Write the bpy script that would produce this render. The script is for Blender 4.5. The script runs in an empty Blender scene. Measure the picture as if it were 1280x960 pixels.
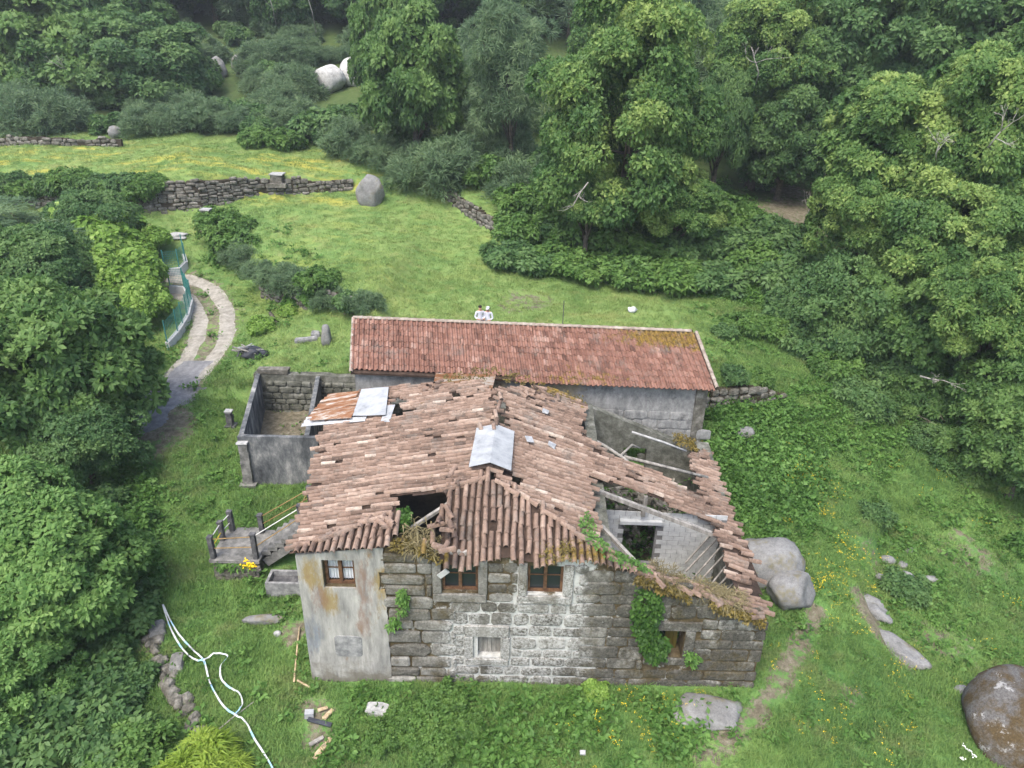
import bpy, bmesh, math, random
import numpy as np
from mathutils import Vector, Matrix, noise as mnoise
from math import sin, cos, radians, pi, sqrt, atan2, exp

# ------------------------------------------------------------------ camera, sky, sun, exposure
FPX, PITCH, ROLL, CAMH = 900.0, radians(26), radians(1.4), 18.7
sc = bpy.context.scene
cd = bpy.data.cameras.new('camera'); cam = bpy.data.objects.new('camera', cd); sc.collection.objects.link(cam)
cd.sensor_width = 36; cd.lens = 36 * FPX / 1280; cd.clip_start = .1; cd.clip_end = 1500
_X = Vector((1, 0, 0)); _U = Vector((0, sin(PITCH), cos(PITCH))); _F = Vector((0, cos(PITCH), -sin(PITCH)))
_r = cos(ROLL) * _X + sin(ROLL) * _U; _u = -sin(ROLL) * _X + cos(ROLL) * _U
cam.matrix_world = Matrix(((_r.x, _u.x, -_F.x, 0), (_r.y, _u.y, -_F.y, 0), (_r.z, _u.z, -_F.z, CAMH), (0, 0, 0, 1)))
sc.camera = cam

SUN_EL, SUN_AZ = radians(60), radians(208)      # azimuth clockwise from +Y
w = bpy.data.worlds.new('World'); sc.world = w; w.use_nodes = True
wn = w.node_tree
sky = wn.nodes.new('ShaderNodeTexSky'); sky.sky_type = 'NISHITA'; sky.sun_disc = False
sky.sun_elevation = SUN_EL; sky.sun_rotation = SUN_AZ; sky.air_density = 1.0; sky.dust_density = 4.0; sky.ozone_density = 1.0
bg = wn.nodes['Background']; bg.inputs['Strength'].default_value = 0.15
wn.links.new(sky.outputs[0], bg.inputs['Color'])
sl = bpy.data.lights.new('sun', 'SUN'); sun = bpy.data.objects.new('sun', sl); sc.collection.objects.link(sun)
sl.energy = 1.15; sl.angle = radians(25); sl.color = (1, .95, .86)
sd = Vector((sin(SUN_AZ) * cos(SUN_EL), cos(SUN_AZ) * cos(SUN_EL), sin(SUN_EL)))
sun.rotation_euler = sd.to_track_quat('Z', 'Y').to_euler(); sun.location = (0, 0, 60)
vs = sc.view_settings; vs.view_transform = 'Standard'; vs.look = 'None'; vs.gamma = 1; vs.exposure = 1.5; vs.use_curve_mapping = False
sc.cycles.use_denoising = True
sc.cycles.max_bounces = 5; sc.cycles.diffuse_bounces = 3; sc.cycles.transmission_bounces = 4; sc.cycles.transparent_max_bounces = 6
sc.cycles.caustics_reflective = False; sc.cycles.caustics_refractive = False

# ------------------------------------------------------------------ pixel helpers (photo 1280 x 960)
def ray(px, py):
    u, v = px - 640, py - 480
    u, v = u * cos(ROLL) + v * sin(ROLL), -u * sin(ROLL) + v * cos(ROLL)
    return (u, FPX * cos(PITCH) - v * sin(PITCH), -FPX * sin(PITCH) - v * cos(PITCH))
def atZ(px, py, z):
    r = ray(px, py); t = (z - CAMH) / r[2]; return (r[0] * t, r[1] * t, z)
def atY(px, py, y):
    r = ray(px, py); t = y / r[1]; return (r[0] * t, y, CAMH + r[2] * t)
def proj(x, y, z):
    x, y, z = np.asarray(x, float), np.asarray(y, float), np.asarray(z, float) - CAMH
    dep = np.maximum(y * cos(PITCH) - z * sin(PITCH), .01)
    u = FPX * x / dep; v = -FPX * (y * sin(PITCH) + z * cos(PITCH)) / dep
    return 640 + u * cos(ROLL) - v * sin(ROLL), 480 + u * sin(ROLL) + v * cos(ROLL)
def inpoly(x, y, poly):
    x, y = np.asarray(x, float), np.asarray(y, float); c = np.zeros(x.shape, bool); n = len(poly)
    for i in range(n):
        x0, y0 = poly[i]; x1, y1 = poly[(i + 1) % n]
        if y0 == y1: continue
        c ^= ((y0 > y) != (y1 > y)) & (x < (x1 - x0) * (y - y0) / (y1 - y0) + x0)
    return c

R = random.Random(7); NR = np.random.default_rng(7)
COL = sc.collection
OFF = {}
def nz(x, y, z=0.): return mnoise.noise(Vector((x, y, z)))

# ------------------------------------------------------------------ node helper
class NT:
    def __init__(s, name):
        s.m = bpy.data.materials.new(name); s.m.use_nodes = True; s.t = s.m.node_tree; s.t.nodes.clear()
        s.out = s.n('ShaderNodeOutputMaterial')
    def n(s, t, **kw):
        x = s.t.nodes.new(t)
        for k, v in kw.items(): setattr(x, k, v)
        return x
    def put(s, sock, v):
        if isinstance(v, bpy.types.NodeSocket): s.t.links.new(v, sock)
        elif v is not None:
            if sock.type == 'RGBA' and len(v) == 3: v = (*v, 1)
            sock.default_value = v
    def pos(s): return s.n('ShaderNodeNewGeometry').outputs['Position']
    def vscale(s, v, sc_):
        x = s.n('ShaderNodeVectorMath', operation='MULTIPLY'); s.put(x.inputs[0], v); x.inputs[1].default_value = sc_; return x.outputs[0]
    def noise(s, scale, detail=4, rough=.6, vec=None, dist=0.):
        x = s.n('ShaderNodeTexNoise'); x.inputs['Scale'].default_value = scale; x.inputs['Detail'].default_value = detail
        x.inputs['Roughness'].default_value = rough; x.inputs['Distortion'].default_value = dist
        s.put(x.inputs['Vector'], vec if vec is not None else s.pos()); return x.outputs['Fac']
    def voro(s, scale, vec=None, feature='F1'):
        x = s.n('ShaderNodeTexVoronoi', feature=feature); x.inputs['Scale'].default_value = scale
        s.put(x.inputs['Vector'], vec if vec is not None else s.pos()); return x.outputs['Distance']
    def math(s, op, a, b=None):
        x = s.n('ShaderNodeMath', operation=op); s.put(x.inputs[0], a)
        if b is not None: s.put(x.inputs[1], b)
        return x.outputs[0]
    def mr(s, f, a, b, c=0., d=1.):
        x = s.n('ShaderNodeMapRange'); s.put(x.inputs[0], f)
        for i, v in enumerate((a, b, c, d)): x.inputs[1 + i].default_value = v
        return x.outputs[0]
    def mix(s, f, a, b, mode='MIX'):
        x = s.n('ShaderNodeMix', data_type='RGBA', blend_type=mode); s.put(x.inputs[0], f); s.put(x.inputs[6], a); s.put(x.inputs[7], b); return x.outputs[2]
    def ramp(s, f, stops):
        x = s.n('ShaderNodeValToRGB'); e = x.color_ramp.elements
        while len(e) < len(stops): e.new(.5)
        for i, (p, c) in enumerate(stops): e[i].position = p; e[i].color = (*c, 1)
        s.put(x.inputs[0], f); return x.outputs[0]
    def attr(s, name, kind='Fac'): return s.n('ShaderNodeAttribute', attribute_name=name).outputs[kind]
    def blob(s, c, r):
        a = s.n('ShaderNodeVectorMath', operation='SUBTRACT'); s.put(a.inputs[0], s.pos()); a.inputs[1].default_value = c
        b = s.n('ShaderNodeVectorMath', operation='DIVIDE'); s.put(b.inputs[0], a.outputs[0]); b.inputs[1].default_value = r
        l = s.n('ShaderNodeVectorMath', operation='LENGTH'); s.put(l.inputs[0], b.outputs[0]); return s.mr(l.outputs['Value'], 1., .35)
    def done(s, col, rough=.85, bump=None, bs=.3, bd=.02, spec=.25, trans=0., metal=0., alpha=None):
        p = s.n('ShaderNodeBsdfPrincipled'); s.put(p.inputs['Base Color'], col); s.put(p.inputs['Roughness'], rough)
        p.inputs['Specular IOR Level'].default_value = spec; p.inputs['Metallic'].default_value = metal
        if bump is not None:
            b = s.n('ShaderNodeBump'); b.inputs['Strength'].default_value = bs; b.inputs['Distance'].default_value = bd
            s.put(b.inputs['Height'], bump); s.t.links.new(b.outputs[0], p.inputs['Normal'])
        sh = p.outputs[0]
        if trans:
            tr = s.n('ShaderNodeBsdfTranslucent'); s.put(tr.inputs[0], col)
            mx = s.n('ShaderNodeMixShader'); mx.inputs[0].default_value = trans
            s.t.links.new(sh, mx.inputs[1]); s.t.links.new(tr.outputs[0], mx.inputs[2]); sh = mx.outputs[0]
        s.t.links.new(sh, s.out.inputs[0]); return s.m

M = {}
def m_leaf(name, dark, mid, light, trans=.46, big=.35):
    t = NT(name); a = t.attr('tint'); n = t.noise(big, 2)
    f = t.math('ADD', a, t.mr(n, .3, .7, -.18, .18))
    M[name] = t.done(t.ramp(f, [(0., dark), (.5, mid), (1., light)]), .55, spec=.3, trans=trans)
m_leaf('leaf_chestnut', (.052, .125, .038), (.125, .23, .06), (.32, .42, .12))
m_leaf('leaf_ash', (.07, .155, .045), (.14, .265, .07), (.24, .38, .11))
m_leaf('leaf_oak', (.055, .125, .040), (.108, .205, .055), (.19, .30, .088))
m_leaf('leaf_deep', (.050, .12, .045), (.095, .185, .06), (.165, .27, .088))
m_leaf('leaf_broom', (.072, .132, .068), (.13, .21, .105), (.21, .30, .14))
m_leaf('leaf_bramble', (.058, .13, .034), (.11, .215, .05), (.19, .31, .08))
m_leaf('leaf_vine', (.10, .20, .03), (.19, .33, .06), (.32, .46, .12))
m_leaf('leaf_weed', (.06, .14, .03), (.11, .23, .05), (.19, .34, .085))
m_leaf('leaf_ivy', (.025, .07, .015), (.06, .14, .025), (.12, .24, .05))
m_leaf('leaf_fern', (.13, .22, .025), (.25, .36, .05), (.38, .47, .09))
m_leaf('leaf_dry', (.08, .068, .03), (.17, .145, .07), (.28, .24, .13), trans=.15)
m_leaf('leaf_moss', (.04, .034, .010), (.10, .078, .018), (.19, .145, .03), trans=.1)

def grass_cols(t):
    n1 = t.noise(.22, 5, .65); n2 = t.noise(1.7, 4, .7); n3 = t.noise(9., 3, .7)
    f = t.math('ADD', t.math('MULTIPLY', n1, .55), t.math('ADD', t.math('MULTIPLY', n2, .3), t.math('MULTIPLY', n3, .15)))
    lush = t.ramp(f, [(.33, (.042, .105, .032)), (.46, (.082, .172, .048)), (.56, (.13, .23, .065)), (.68, (.195, .275, .09))])
    mead = t.ramp(f, [(.33, (.075, .145, .045)), (.45, (.125, .21, .062)), (.55, (.175, .25, .08)), (.66, (.245, .275, .10))])
    dry = t.mr(t.noise(.55, 7, .75, vec=t.vscale(t.pos(), (1., 1.5, 1.))), .52, .66); lush = t.mix(t.math('MULTIPLY', dry, .6), lush, t.mix(n3, (.115, .135, .055), (.22, .235, .11))); mead = t.mix(t.math('MULTIPLY', dry, .5), mead, t.mix(n3, (.17, .17, .06), (.30, .28, .12)))
    return lush, mead, n2, n3
def m_ground():
    t = NT('ground_grass'); lush, mead, n2, n3 = grass_cols(t)
    g = t.mix(t.attr('meadow'), lush, mead)
    yn = t.mr(t.noise(.5, 5, .7, vec=t.vscale(t.pos(), (.5, 1.6, 1))), .50, .62)
    g = t.mix(t.math('MULTIPLY', t.math('MULTIPLY', t.attr('yellow'), .6), yn), g, (.42, .35, .06))
    dk = t.attr('shade'); g = t.mix(dk, g, t.mix(n2, (.03, .05, .018), (.075, .085, .035)))  # woodland shade painted into the ground colour
    dirtc = t.ramp(t.noise(3.5, 6, .75), [(.3, (.07, .06, .04)), (.5, (.14, .125, .088)), (.7, (.24, .22, .17))])
    dm = t.mr(t.math('ADD', t.attr('dirt'), t.mr(t.noise(2.2, 5, .75), .3, .7, -.45, .45)), .42, .62)
    g = t.mix(dm, g, dirtc)
    M['ground'] = t.done(g, .95, t.math('ADD', n3, t.noise(30, 2)), .8, .05, spec=.1)
m_ground()
def m_blade(name, meadow):
    t = NT(name); lush, mead, n2, n3 = grass_cols(t)
    c = mead if meadow else lush
    c = t.mix(t.mr(t.attr('tint'), 0, 1, 0, .55), c, t.mix(.5, c, (.30, .42, .09)))
    M[name] = t.done(c, .7, spec=.2, trans=.25)
m_blade('blade_lush', False); m_blade('blade_meadow', True)
def simple(name, stops, scale=4., rough=.9, bs=.4, bd=.02, spec=.2, stretch=(1, 1, 1), detail=6, metal=0.):
    t = NT(name); v = t.vscale(t.pos(), stretch); f = t.noise(scale, detail, .7, vec=v)
    M[name] = t.done(t.ramp(f, stops), rough, t.noise(scale * 6, 3, .7, vec=v), bs, bd, spec, metal=metal)
simple('gravel', [(.3, (.15, .14, .115)), (.5, (.26, .245, .21)), (.7, (.36, .345, .305))], 3., bs=.6)
simple('gravel_grey', [(.3, (.10, .103, .107)), (.5, (.165, .168, .174)), (.7, (.25, .25, .255))], 2.5, bs=.6)
simple('wood_grey', [(.3, (.10, .095, .085)), (.5, (.22, .21, .19)), (.7, (.38, .36, .33))], 5., stretch=(1, 1, .25))
simple('wood_pale', [(.3, (.24, .17, .10)), (.5, (.42, .32, .20)), (.7, (.58, .47, .32))], 6.)
simple('wood_brown', [(.3, (.055, .03, .017)), (.5, (.115, .062, .034)), (.7, (.19, .11, .06))], 7., rough=.7)
simple('bark', [(.3, (.035, .03, .022)), (.5, (.08, .07, .055)), (.7, (.16, .14, .115))], 5.)
simple('bark_dead', [(.3, (.18, .17, .15)), (.6, (.36, .34, .31))], 6.)
simple('concrete', [(.3, (.09, .09, .09)), (.5, (.19, .195, .195)), (.7, (.33, .33, .32))], 4.)
simple('concrete_dark', [(.3, (.035, .036, .038)), (.5, (.075, .076, .08)), (.7, (.15, .15, .15))], 4.)
simple('step_stone', [(.3, (.06, .06, .055)), (.5, (.14, .14, .132)), (.72, (.27, .265, .25))], 3.)
simple('lime', [(.25, (.15, .15, .145)), (.5, (.30, .305, .30)), (.7, (.44, .445, .44))], 5.)
simple('earth_dark', [(.3, (.02, .017, .012)), (.6, (.055, .045, .03))], 2.)
simple('debris', [(.3, (.05, .045, .035)), (.55, (.12, .105, .08)), (.75, (.26, .22, .16))], 6.)
simple('tin_white', [(.3, (.17, .18, .19)), (.42, (.27, .285, .295)), (.6, (.36, .375, .385))], 1.6, .6, .1, spec=.4)
simple('tin_grey', [(.3, (.20, .21, .22)), (.5, (.32, .33, .34)), (.7, (.44, .455, .46))], 3., .6, .1, spec=.4)
simple('tin_rust', [(.3, (.095, .043, .022)), (.45, (.185, .085, .042)), (.53, (.22, .135, .085)), (.60, (.33, .30, .27))], 2.2, .8, .2, stretch=(.35, 3.2, 1))
simple('fence_green', [(.3, (.03, .13, .12)), (.7, (.06, .22, .20))], 4., .5)
simple('white_paint', [(.3, (.30, .31, .31)), (.7, (.45, .46, .455))], 3., .7)
simple('tape_white', [(.3, (.34, .37, .39)), (.5, (.44, .46, .47)), (.7, (.52, .54, .55))], 6., .4)
simple('tape_blue', [(.3, (.20, .38, .55)), (.7, (.34, .50, .62))], 6., .4)
simple('shirt', [(.3, (.46, .49, .56)), (.7, (.56, .58, .62))], 9., .9)
simple('trousers', [(.3, (.03, .035, .05)), (.7, (.06, .065, .08))], 9., .9)
simple('skin', [(.3, (.42, .24, .16)), (.7, (.52, .31, .22))], 9., .6)
simple('hair', [(.3, (.015, .012, .01)), (.7, (.04, .03, .025))], 20., .6)
simple('plastic_black', [(.3, (.02, .022, .028)), (.7, (.06, .065, .08))], 5., .5)
simple('curtain', [(.3, (.62, .66, .70)), (.7, (.80, .82, .84))], 5., .9)
simple('flower_yellow', [(.3, (.75, .50, .01)), (.7, (.90, .68, .03))], 3., .7)
simple('flower_white', [(.3, (.75, .75, .72)), (.7, (.85, .85, .82))], 3., .7)
t = NT('glass_dark'); M['glass_dark'] = t.done((.02, .025, .028), .12, spec=.5)

def m_tile(name, ramp, moss, lich):
    t = NT(name); a = t.attr('tint'); n = t.noise(5., 5, .7); f = t.math('ADD', a, t.mr(n, .3, .7, -.16, .16))
    c = t.ramp(f, ramp)
    li = t.mr(t.noise(13., 4, .75), .60, .70); c = t.mix(t.math('MULTIPLY', li, lich), c, (.36, .33, .28))
    dk = t.mr(t.noise(3.2, 7, .8), .50, .66); c = t.mix(t.math('MULTIPLY', dk, .7), c, (.055, .042, .034))
    if moss == 'house':
        mm = t.math('MAXIMUM', t.blob((2.0, 16.7, 4.9), (1.6, 1.0, .8)), t.math('MAXIMUM', t.blob((-2.4, 16.5, 5.2), (1.2, .8, .6)), t.blob((1., 26.8, 5.), (4., 1.3, 2))))
    else:
        mm = t.math('MAXIMUM', t.blob((7.6, 30.5, 6.5), (4.2, 1.3, 1.)), t.math('MULTIPLY', t.blob((3., 28., 5.2), (3., 1.3, 1.)), .5))
    ms = t.mr(t.math('ADD', mm, t.mr(t.noise(3., 5, .7), .3, .7, -.6, .6)), .45, .75)
    c = t.mix(t.math('MULTIPLY', ms, .8), c, t.ramp(t.noise(8., 3), [(.35, (.055, .042, .010)), (.65, (.22, .15, .02))]))
    st_ = t.mr(t.noise(1.1, 6, .8), .52, .66); c = t.mix(t.math('MULTIPLY', st_, .5), c, (.16, .155, .14))
    M[name] = t.done(c, .9, t.noise(25., 4, .7), .5, .01, spec=.15)
m_tile('tile_old', [(0., (.045, .036, .030)), (.25, (.12, .083, .064)), (.5, (.205, .142, .109)), (.75, (.295, .218, .172)), (1., (.43, .37, .31))], 'house', .6)
m_tile('tile_barn', [(0., (.085, .045, .034)), (.4, (.172, .088, .065)), (.75, (.24, .132, .10)), (1., (.31, .205, .165))], 'barn', .3)
simple('roof_deck', [(.3, (.018, .013, .010)), (.5, (.04, .027, .02)), (.7, (.08, .052, .04))], 4.)  # near-black deck colour stands in for shadow and dirt between the tiles

def m_plaster():
    t = NT('plaster'); v = t.vscale(t.pos(), (2.2, 2.2, .45)); s = t.noise(1.6, 6, .7, vec=v); n = t.noise(2.2, 6, .7)
    c = t.ramp(s, [(.3, (.145, .145, .138)), (.5, (.27, .268, .25)), (.68, (.39, .385, .355))])
    def st(c, blobs, col, amp=.9):
        m = None
        for b in blobs:
            x = t.blob(*b); m = x if m is None else t.math('MAXIMUM', m, x)
        k = t.mr(t.math('ADD', m, t.mr(t.noise(1.5, 8, .78, vec=t.vscale(t.pos(), (2.2, 1, .7))), .3, .7, -.95, .95)), .35, 1.15, 0, amp)
        return t.mix(k, c, col)
    c = st(c, [((-5.95, 16.4, 1.9), (.5, 1, 1.1))], (.13, .165, .21), .6)
    c = st(c, [((-5.75, 16.4, 4.3), (.6, 1, .9)), ((-5.3, 16.4, 3.3), (.4, 1, .8)), ((-3.75, 16.4, 3.9), (.33, 1, 1.1))], (.23, .165, .05), .8)
    c = st(c, [((-4.2, 16.4, 3.9), (.45, 1, 1.2)), ((-5.6, 16.4, 3.4), (.35, 1, .7)), ((-4.35, 16.4, 2.6), (.3, 1, .9))], (.19, .11, .075), .6)
    dk = t.mr(t.noise(.9, 6, .75, vec=v), .55, .72); c = t.mix(t.math('MULTIPLY', dk, .6), c, (.09, .085, .08))
    x = t.n('ShaderNodeSeparateXYZ'); t.put(x.inputs[0], t.pos())
    lo = t.mr(t.math('ADD', x.outputs[2], t.mr(n, .3, .7, -.5, .5)), .7, .1); c = t.mix(t.math('MULTIPLY', lo, .7), c, (.11, .095, .07))
    M['plaster'] = t.done(c, .93, t.math('ADD', n, t.noise(22, 4, .7)), .5, .02, spec=.15)
m_plaster()
def zone_masks(t):
    white = t.math('MAXIMUM', t.blob((.7, 16.4, 1.5), (2.9, 1.5, 2.9)), t.math('MAXIMUM', t.blob((1.95, 16.4, 3.6), (.75, 1.5, 2.2)), t.math('MAXIMUM', t.blob((-1.3, 16.4, 1.6), (1.1, 1.5, 2.4)), t.blob((.4, 16.4, 3.4), (.35, 1.5, 1.6)))))
    white = t.math('ADD', white, t.mr(t.noise(1.8, 6, .75), .3, .7, -.45, .45))
    return white
def m_stone():
    t = NT('granite_wall'); n = t.noise(2.5, 6, .7); n2 = t.noise(14, 5, .75)
    f = t.math('ADD', t.math('MULTIPLY', n, .5), t.math('ADD', t.math('MULTIPLY', n2, .5), t.mr(t.attr('tint'), 0, 1, -.12, .12)))
    c = t.ramp(f, [(.32, (.065, .06, .05)), (.47, (.155, .15, .132)), (.60, (.255, .25, .228)), (.7, (.35, .345, .32))])
    x = t.n('ShaderNodeSeparateXYZ'); t.put(x.inputs[0], t.pos())
    right = t.mr(x.outputs[0], 2.0, 3.2)
    gr = t.mr(t.noise(1.3, 6, .75, vec=t.vscale(t.pos(), (1, 1, .8))), .38, .51)
    c = t.mix(t.math('MULTIPLY', t.math('MULTIPLY', gr, t.mr(right, 0, 1, .4, 1.)), .92), c, t.ramp(n2, [(.35, (.03, .03, .026)), (.65, (.10, .095, .08))]))
    lich = t.mr(t.noise(5.5, 5, .8), .60, .68); c = t.mix(t.math('MULTIPLY', lich, .45), c, (.36, .365, .345))
    ms = t.mr(t.noise(.8, 6, .8), .50, .64); c = t.mix(t.math('MULTIPLY', ms, .7), c, t.ramp(n2, [(.3, (.028, .024, .010)), (.7, (.095, .072, .024))]))
    wm = t.mr(zone_masks(t), .5, .85); c = t.mix(t.math('MULTIPLY', wm, t.mr(n2, .40, .60, 0, .72)), c, (.44, .445, .43))
    M['granite_wall'] = t.done(c, .95, t.math('ADD', n2, t.noise(40, 3)), .6, .02, spec=.15)
    t = NT('mortar'); n = t.noise(3., 6, .75)
    c = t.ramp(n, [(.3, (.03, .024, .014)), (.5, (.075, .058, .032)), (.7, (.15, .125, .08))])
    wm = t.mr(zone_masks(t), .2, .42); c = t.mix(wm, c, t.ramp(t.noise(7, 4), [(.3, (.28, .285, .27)), (.6, (.46, .465, .445))]))
    M['mortar'] = t.done(c, .95, t.noise(16, 5), .7, .03, spec=.1)
m_stone()
simple('stone_rubble', [(.3, (.045, .042, .034)), (.48, (.11, .105, .088)), (.6, (.19, .182, .16)), (.72, (.31, .30, .28))], 2.6, bs=.7, bd=.05)
simple('stone_inside', [(.3, (.04, .042, .034)), (.48, (.095, .098, .08)), (.62, (.17, .172, .15)), (.74, (.27, .27, .245))], 2.2, bs=.7, bd=.05)
simple('cinder', [(.3, (.30, .31, .315)), (.5, (.40, .415, .42)), (.7, (.49, .505, .505))], 3., bs=.4)
simple('cinder_joint', [(.3, (.10, .10, .10)), (.7, (.20, .20, .20))], 6.)
def m_shed():
    t = NT('render_grey'); v = t.vscale(t.pos(), (1.3, 1.3, .6)); s = t.noise(1.2, 6, .72, vec=v)
    c = t.ramp(s, [(.32, (.035, .038, .042)), (.46, (.085, .092, .097)), (.56, (.16, .165, .165)), (.66, (.30, .30, .29))])
    M['render_grey'] = t.done(c, .95, t.noise(18, 4), .4, .02, spec=.15)
    t = NT('barn_render'); n = t.noise(1.6, 6, .75); v = t.vscale(t.pos(), (1.4, 1.4, .8)); s = t.noise(1.5, 8, .78, vec=v)
    c = t.ramp(s, [(.3, (.085, .087, .088)), (.46, (.18, .184, .182)), (.6, (.28, .283, .275)), (.73, (.39, .39, .37))])
    vein = t.mr(t.voro(2.1, vec=t.n('ShaderNodeVectorMath', operation='ADD').outputs[0], feature='DISTANCE_TO_EDGE'), .0, .02)
    och = t.mr(t.math('ADD', t.math('MAXIMUM', t.blob((-1.8, 28.3, 4.6), (2.6, 1.5, 1.4)), t.blob((2.2, 28., 4.8), (1.4, 1.5, .9))), t.mr(n, .3, .7, -.4, .4)), .4, .8)
    c = t.mix(t.math('MULTIPLY', och, .55), c, (.30, .23, .11))
    dk = t.mr(n, .56, .68); c = t.mix(t.math('MULTIPLY', dk, .65), c, (.05, .05, .052))
    x = t.n('ShaderNodeSeparateXYZ'); t.put(x.inputs[0], t.pos())
    M['barn_render'] = t.done(c, .95, t.math('ADD', n, t.noise(20, 4)), .5, .03, spec=.15)
m_shed()
def m_boulder():
    t = NT('boulder_granite'); n = t.noise(1.4, 7, .78); n2 = t.noise(16, 8, .85)
    f = t.math('ADD', t.math('MULTIPLY', n, .5), t.math('MULTIPLY', n2, .5))
    c = t.ramp(f, [(.32, (.07, .07, .066)), (.46, (.155, .156, .152)), (.58, (.24, .243, .24)), (.7, (.36, .36, .355))])
    ms = t.mr(t.noise(1.0, 5, .75), .54, .64); c = t.mix(t.math('MULTIPLY', ms, .6), c, t.mix(n2, (.07, .06, .02), (.20, .17, .07)))
    M['boulder_granite'] = t.done(c, .95, t.math('ADD', n2, t.noise(35, 3)), .6, .03, spec=.15)
    t = NT('boulder_pale'); n2 = t.noise(3., 6, .8); M['boulder_pale'] = t.done(t.ramp(n2, [(.3, (.16, .16, .15)), (.45, (.36, .36, .35)), (.6, (.50, .50, .49))]), .95, n2, .5, .05, spec=.1)
    t = NT('boulder_mossy'); n = t.noise(1.1, 7, .78); n2 = t.noise(14, 8, .85)
    c = t.ramp(n2, [(.35, (.045, .043, .04)), (.6, (.15, .147, .142))])
    c = t.mix(t.mr(n, .42, .56), c, t.ramp(n2, [(.3, (.032, .025, .014)), (.7, (.115, .082, .04))]))
    c = t.mix(t.mr(t.noise(1.6, 6, .8), .60, .66), c, (.30, .30, .29))
    M['boulder_mossy'] = t.done(c, .95, t.math('ADD', n2, t.noise(35, 3)), .6, .03, spec=.15)
m_boulder()

# ------------------------------------------------------------------ mesh helpers
def mesh_np(name, V, F, tint=None, smooth=False, attrs=None):
    V = np.asarray(V, np.float32); F = np.asarray(F, np.int32); k = F.shape[1]
    me = bpy.data.meshes.new(name); me.vertices.add(len(V)); me.vertices.foreach_set('co', V.ravel())
    me.loops.add(F.size); me.loops.foreach_set('vertex_index', F.ravel())
    me.polygons.add(len(F)); me.polygons.foreach_set('loop_start', np.arange(len(F), dtype=np.int32) * k)
    me.update(calc_edges=True)
    if tint is not None:
        a = me.attributes.new('tint', 'FLOAT', 'POINT'); a.data.foreach_set('value', np.asarray(tint, np.float32))
    for k2, v in (attrs or {}).items():
        a = me.attributes.new(k2, 'FLOAT', 'POINT'); a.data.foreach_set('value', np.asarray(v, np.float32))
    me.polygons.foreach_set('use_smooth', np.full(len(F), smooth)); return me
def mesh_py(name, V, F, smooth=False, tint=None):
    me = bpy.data.meshes.new(name); me.from_pydata([tuple(v) for v in V], [], F); me.update()
    if smooth: me.polygons.foreach_set('use_smooth', np.full(len(F), True))
    if tint is not None:
        a = me.attributes.new('tint', 'FLOAT', 'POINT')
        a.data.foreach_set('value', np.full(len(V), tint, np.float32) if np.isscalar(tint) else np.asarray(tint, np.float32))
    return me
def link(name, me, mat=None, parent=None, loc=None):
    o = bpy.data.objects.new(name, me); COL.objects.link(o)
    if mat and me is not None and not me.materials: me.materials.append(M[mat])
    if parent: o.parent = parent
    if loc is not None: o.location = loc
    return o
def tag(o, label=None, cat=None, group=None, kind=None):
    if label: o['label'] = label
    if cat: o['category'] = cat
    if group: o['group'] = group
    if kind: o['kind'] = kind
    return o
def thing(name, label, cat, loc=(0, 0, 0), rz=0, group=None, scale=1.):
    o = bpy.data.objects.new(name, None); COL.objects.link(o); o.location = loc; o.rotation_euler = (0, 0, rz); o.empty_display_size = .3
    o.scale = (scale,) * 3 if np.isscalar(scale) else scale
    OFF[o.name] = Vector(loc); return tag(o, label, cat, group)
class B:
    """collects pieces in world coordinates, built as one mesh object"""
    def __init__(s): s.V = []; s.F = []; s.T = []
    def add(s, V, F, tint=.5):
        b = len(s.V); s.V += [tuple(v) for v in V]; s.F += [tuple(i + b for i in f) for f in F]; s.T += [tint] * len(V); return s
    def box(s, c, size, rot=None, tint=.5, jit=0.):
        x, y, z = (k / 2 for k in size)
        V = [Vector((sx * x + R.uniform(-jit, jit), sy * y + R.uniform(-jit, jit), sz * z + R.uniform(-jit, jit))) for sz in (-1, 1) for sy in (-1, 1) for sx in (-1, 1)]
        if rot is not None: V = [rot @ v for v in V]
        V = [v + Vector(c) for v in V]
        return s.add(V, [(0, 2, 3, 1), (4, 5, 7, 6), (0, 1, 5, 4), (2, 6, 7, 3), (0, 4, 6, 2), (1, 3, 7, 5)], tint)
    def bar(s, a, b, w_, h_, tint=.5):
        a, b = Vector(a), Vector(b); d = (b - a); L = d.length
        rot = d.to_track_quat('X', 'Z').to_matrix(); return s.box((a + b) / 2, (L, w_, h_), rot, tint)
    def tube(s, pts, rad, n=6, tint=.5):
        pts = [Vector(p) for p in pts]; V = []; F = []
        up = Vector((0, 0, 1))
        for i, p in enumerate(pts):
            d = (pts[min(i + 1, len(pts) - 1)] - pts[max(i - 1, 0)]).normalized()
            a = d.cross(up if abs(d.z) < .9 else Vector((1, 0, 0))).normalized(); b = d.cross(a)
            r = rad[i] if not np.isscalar(rad) else rad
            V += [p + r * (cos(2 * pi * k / n) * a + sin(2 * pi * k / n) * b) for k in range(n)]
        for i in range(len(pts) - 1):
            F += [(i * n + k, i * n + (k + 1) % n, (i + 1) * n + (k + 1) % n, (i + 1) * n + k) for k in range(n)]
        F += [tuple(range(n))[::-1], tuple(range((len(pts) - 1) * n, len(pts) * n))]
        return s.add(V, F, tint)
    def obj(s, name, mat, parent=None, smooth=False, loc=None):
        O = OFF.get(parent.name, Vector()) if parent else Vector(loc) if loc is not None else Vector()
        V = [Vector(v) - O for v in s.V]
        o = link(name, mesh_py(name, V, s.F, smooth, s.T), mat, parent)
        if parent: OFF[o.name] = O
        elif loc is not None: o.location = loc
        return o

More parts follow.
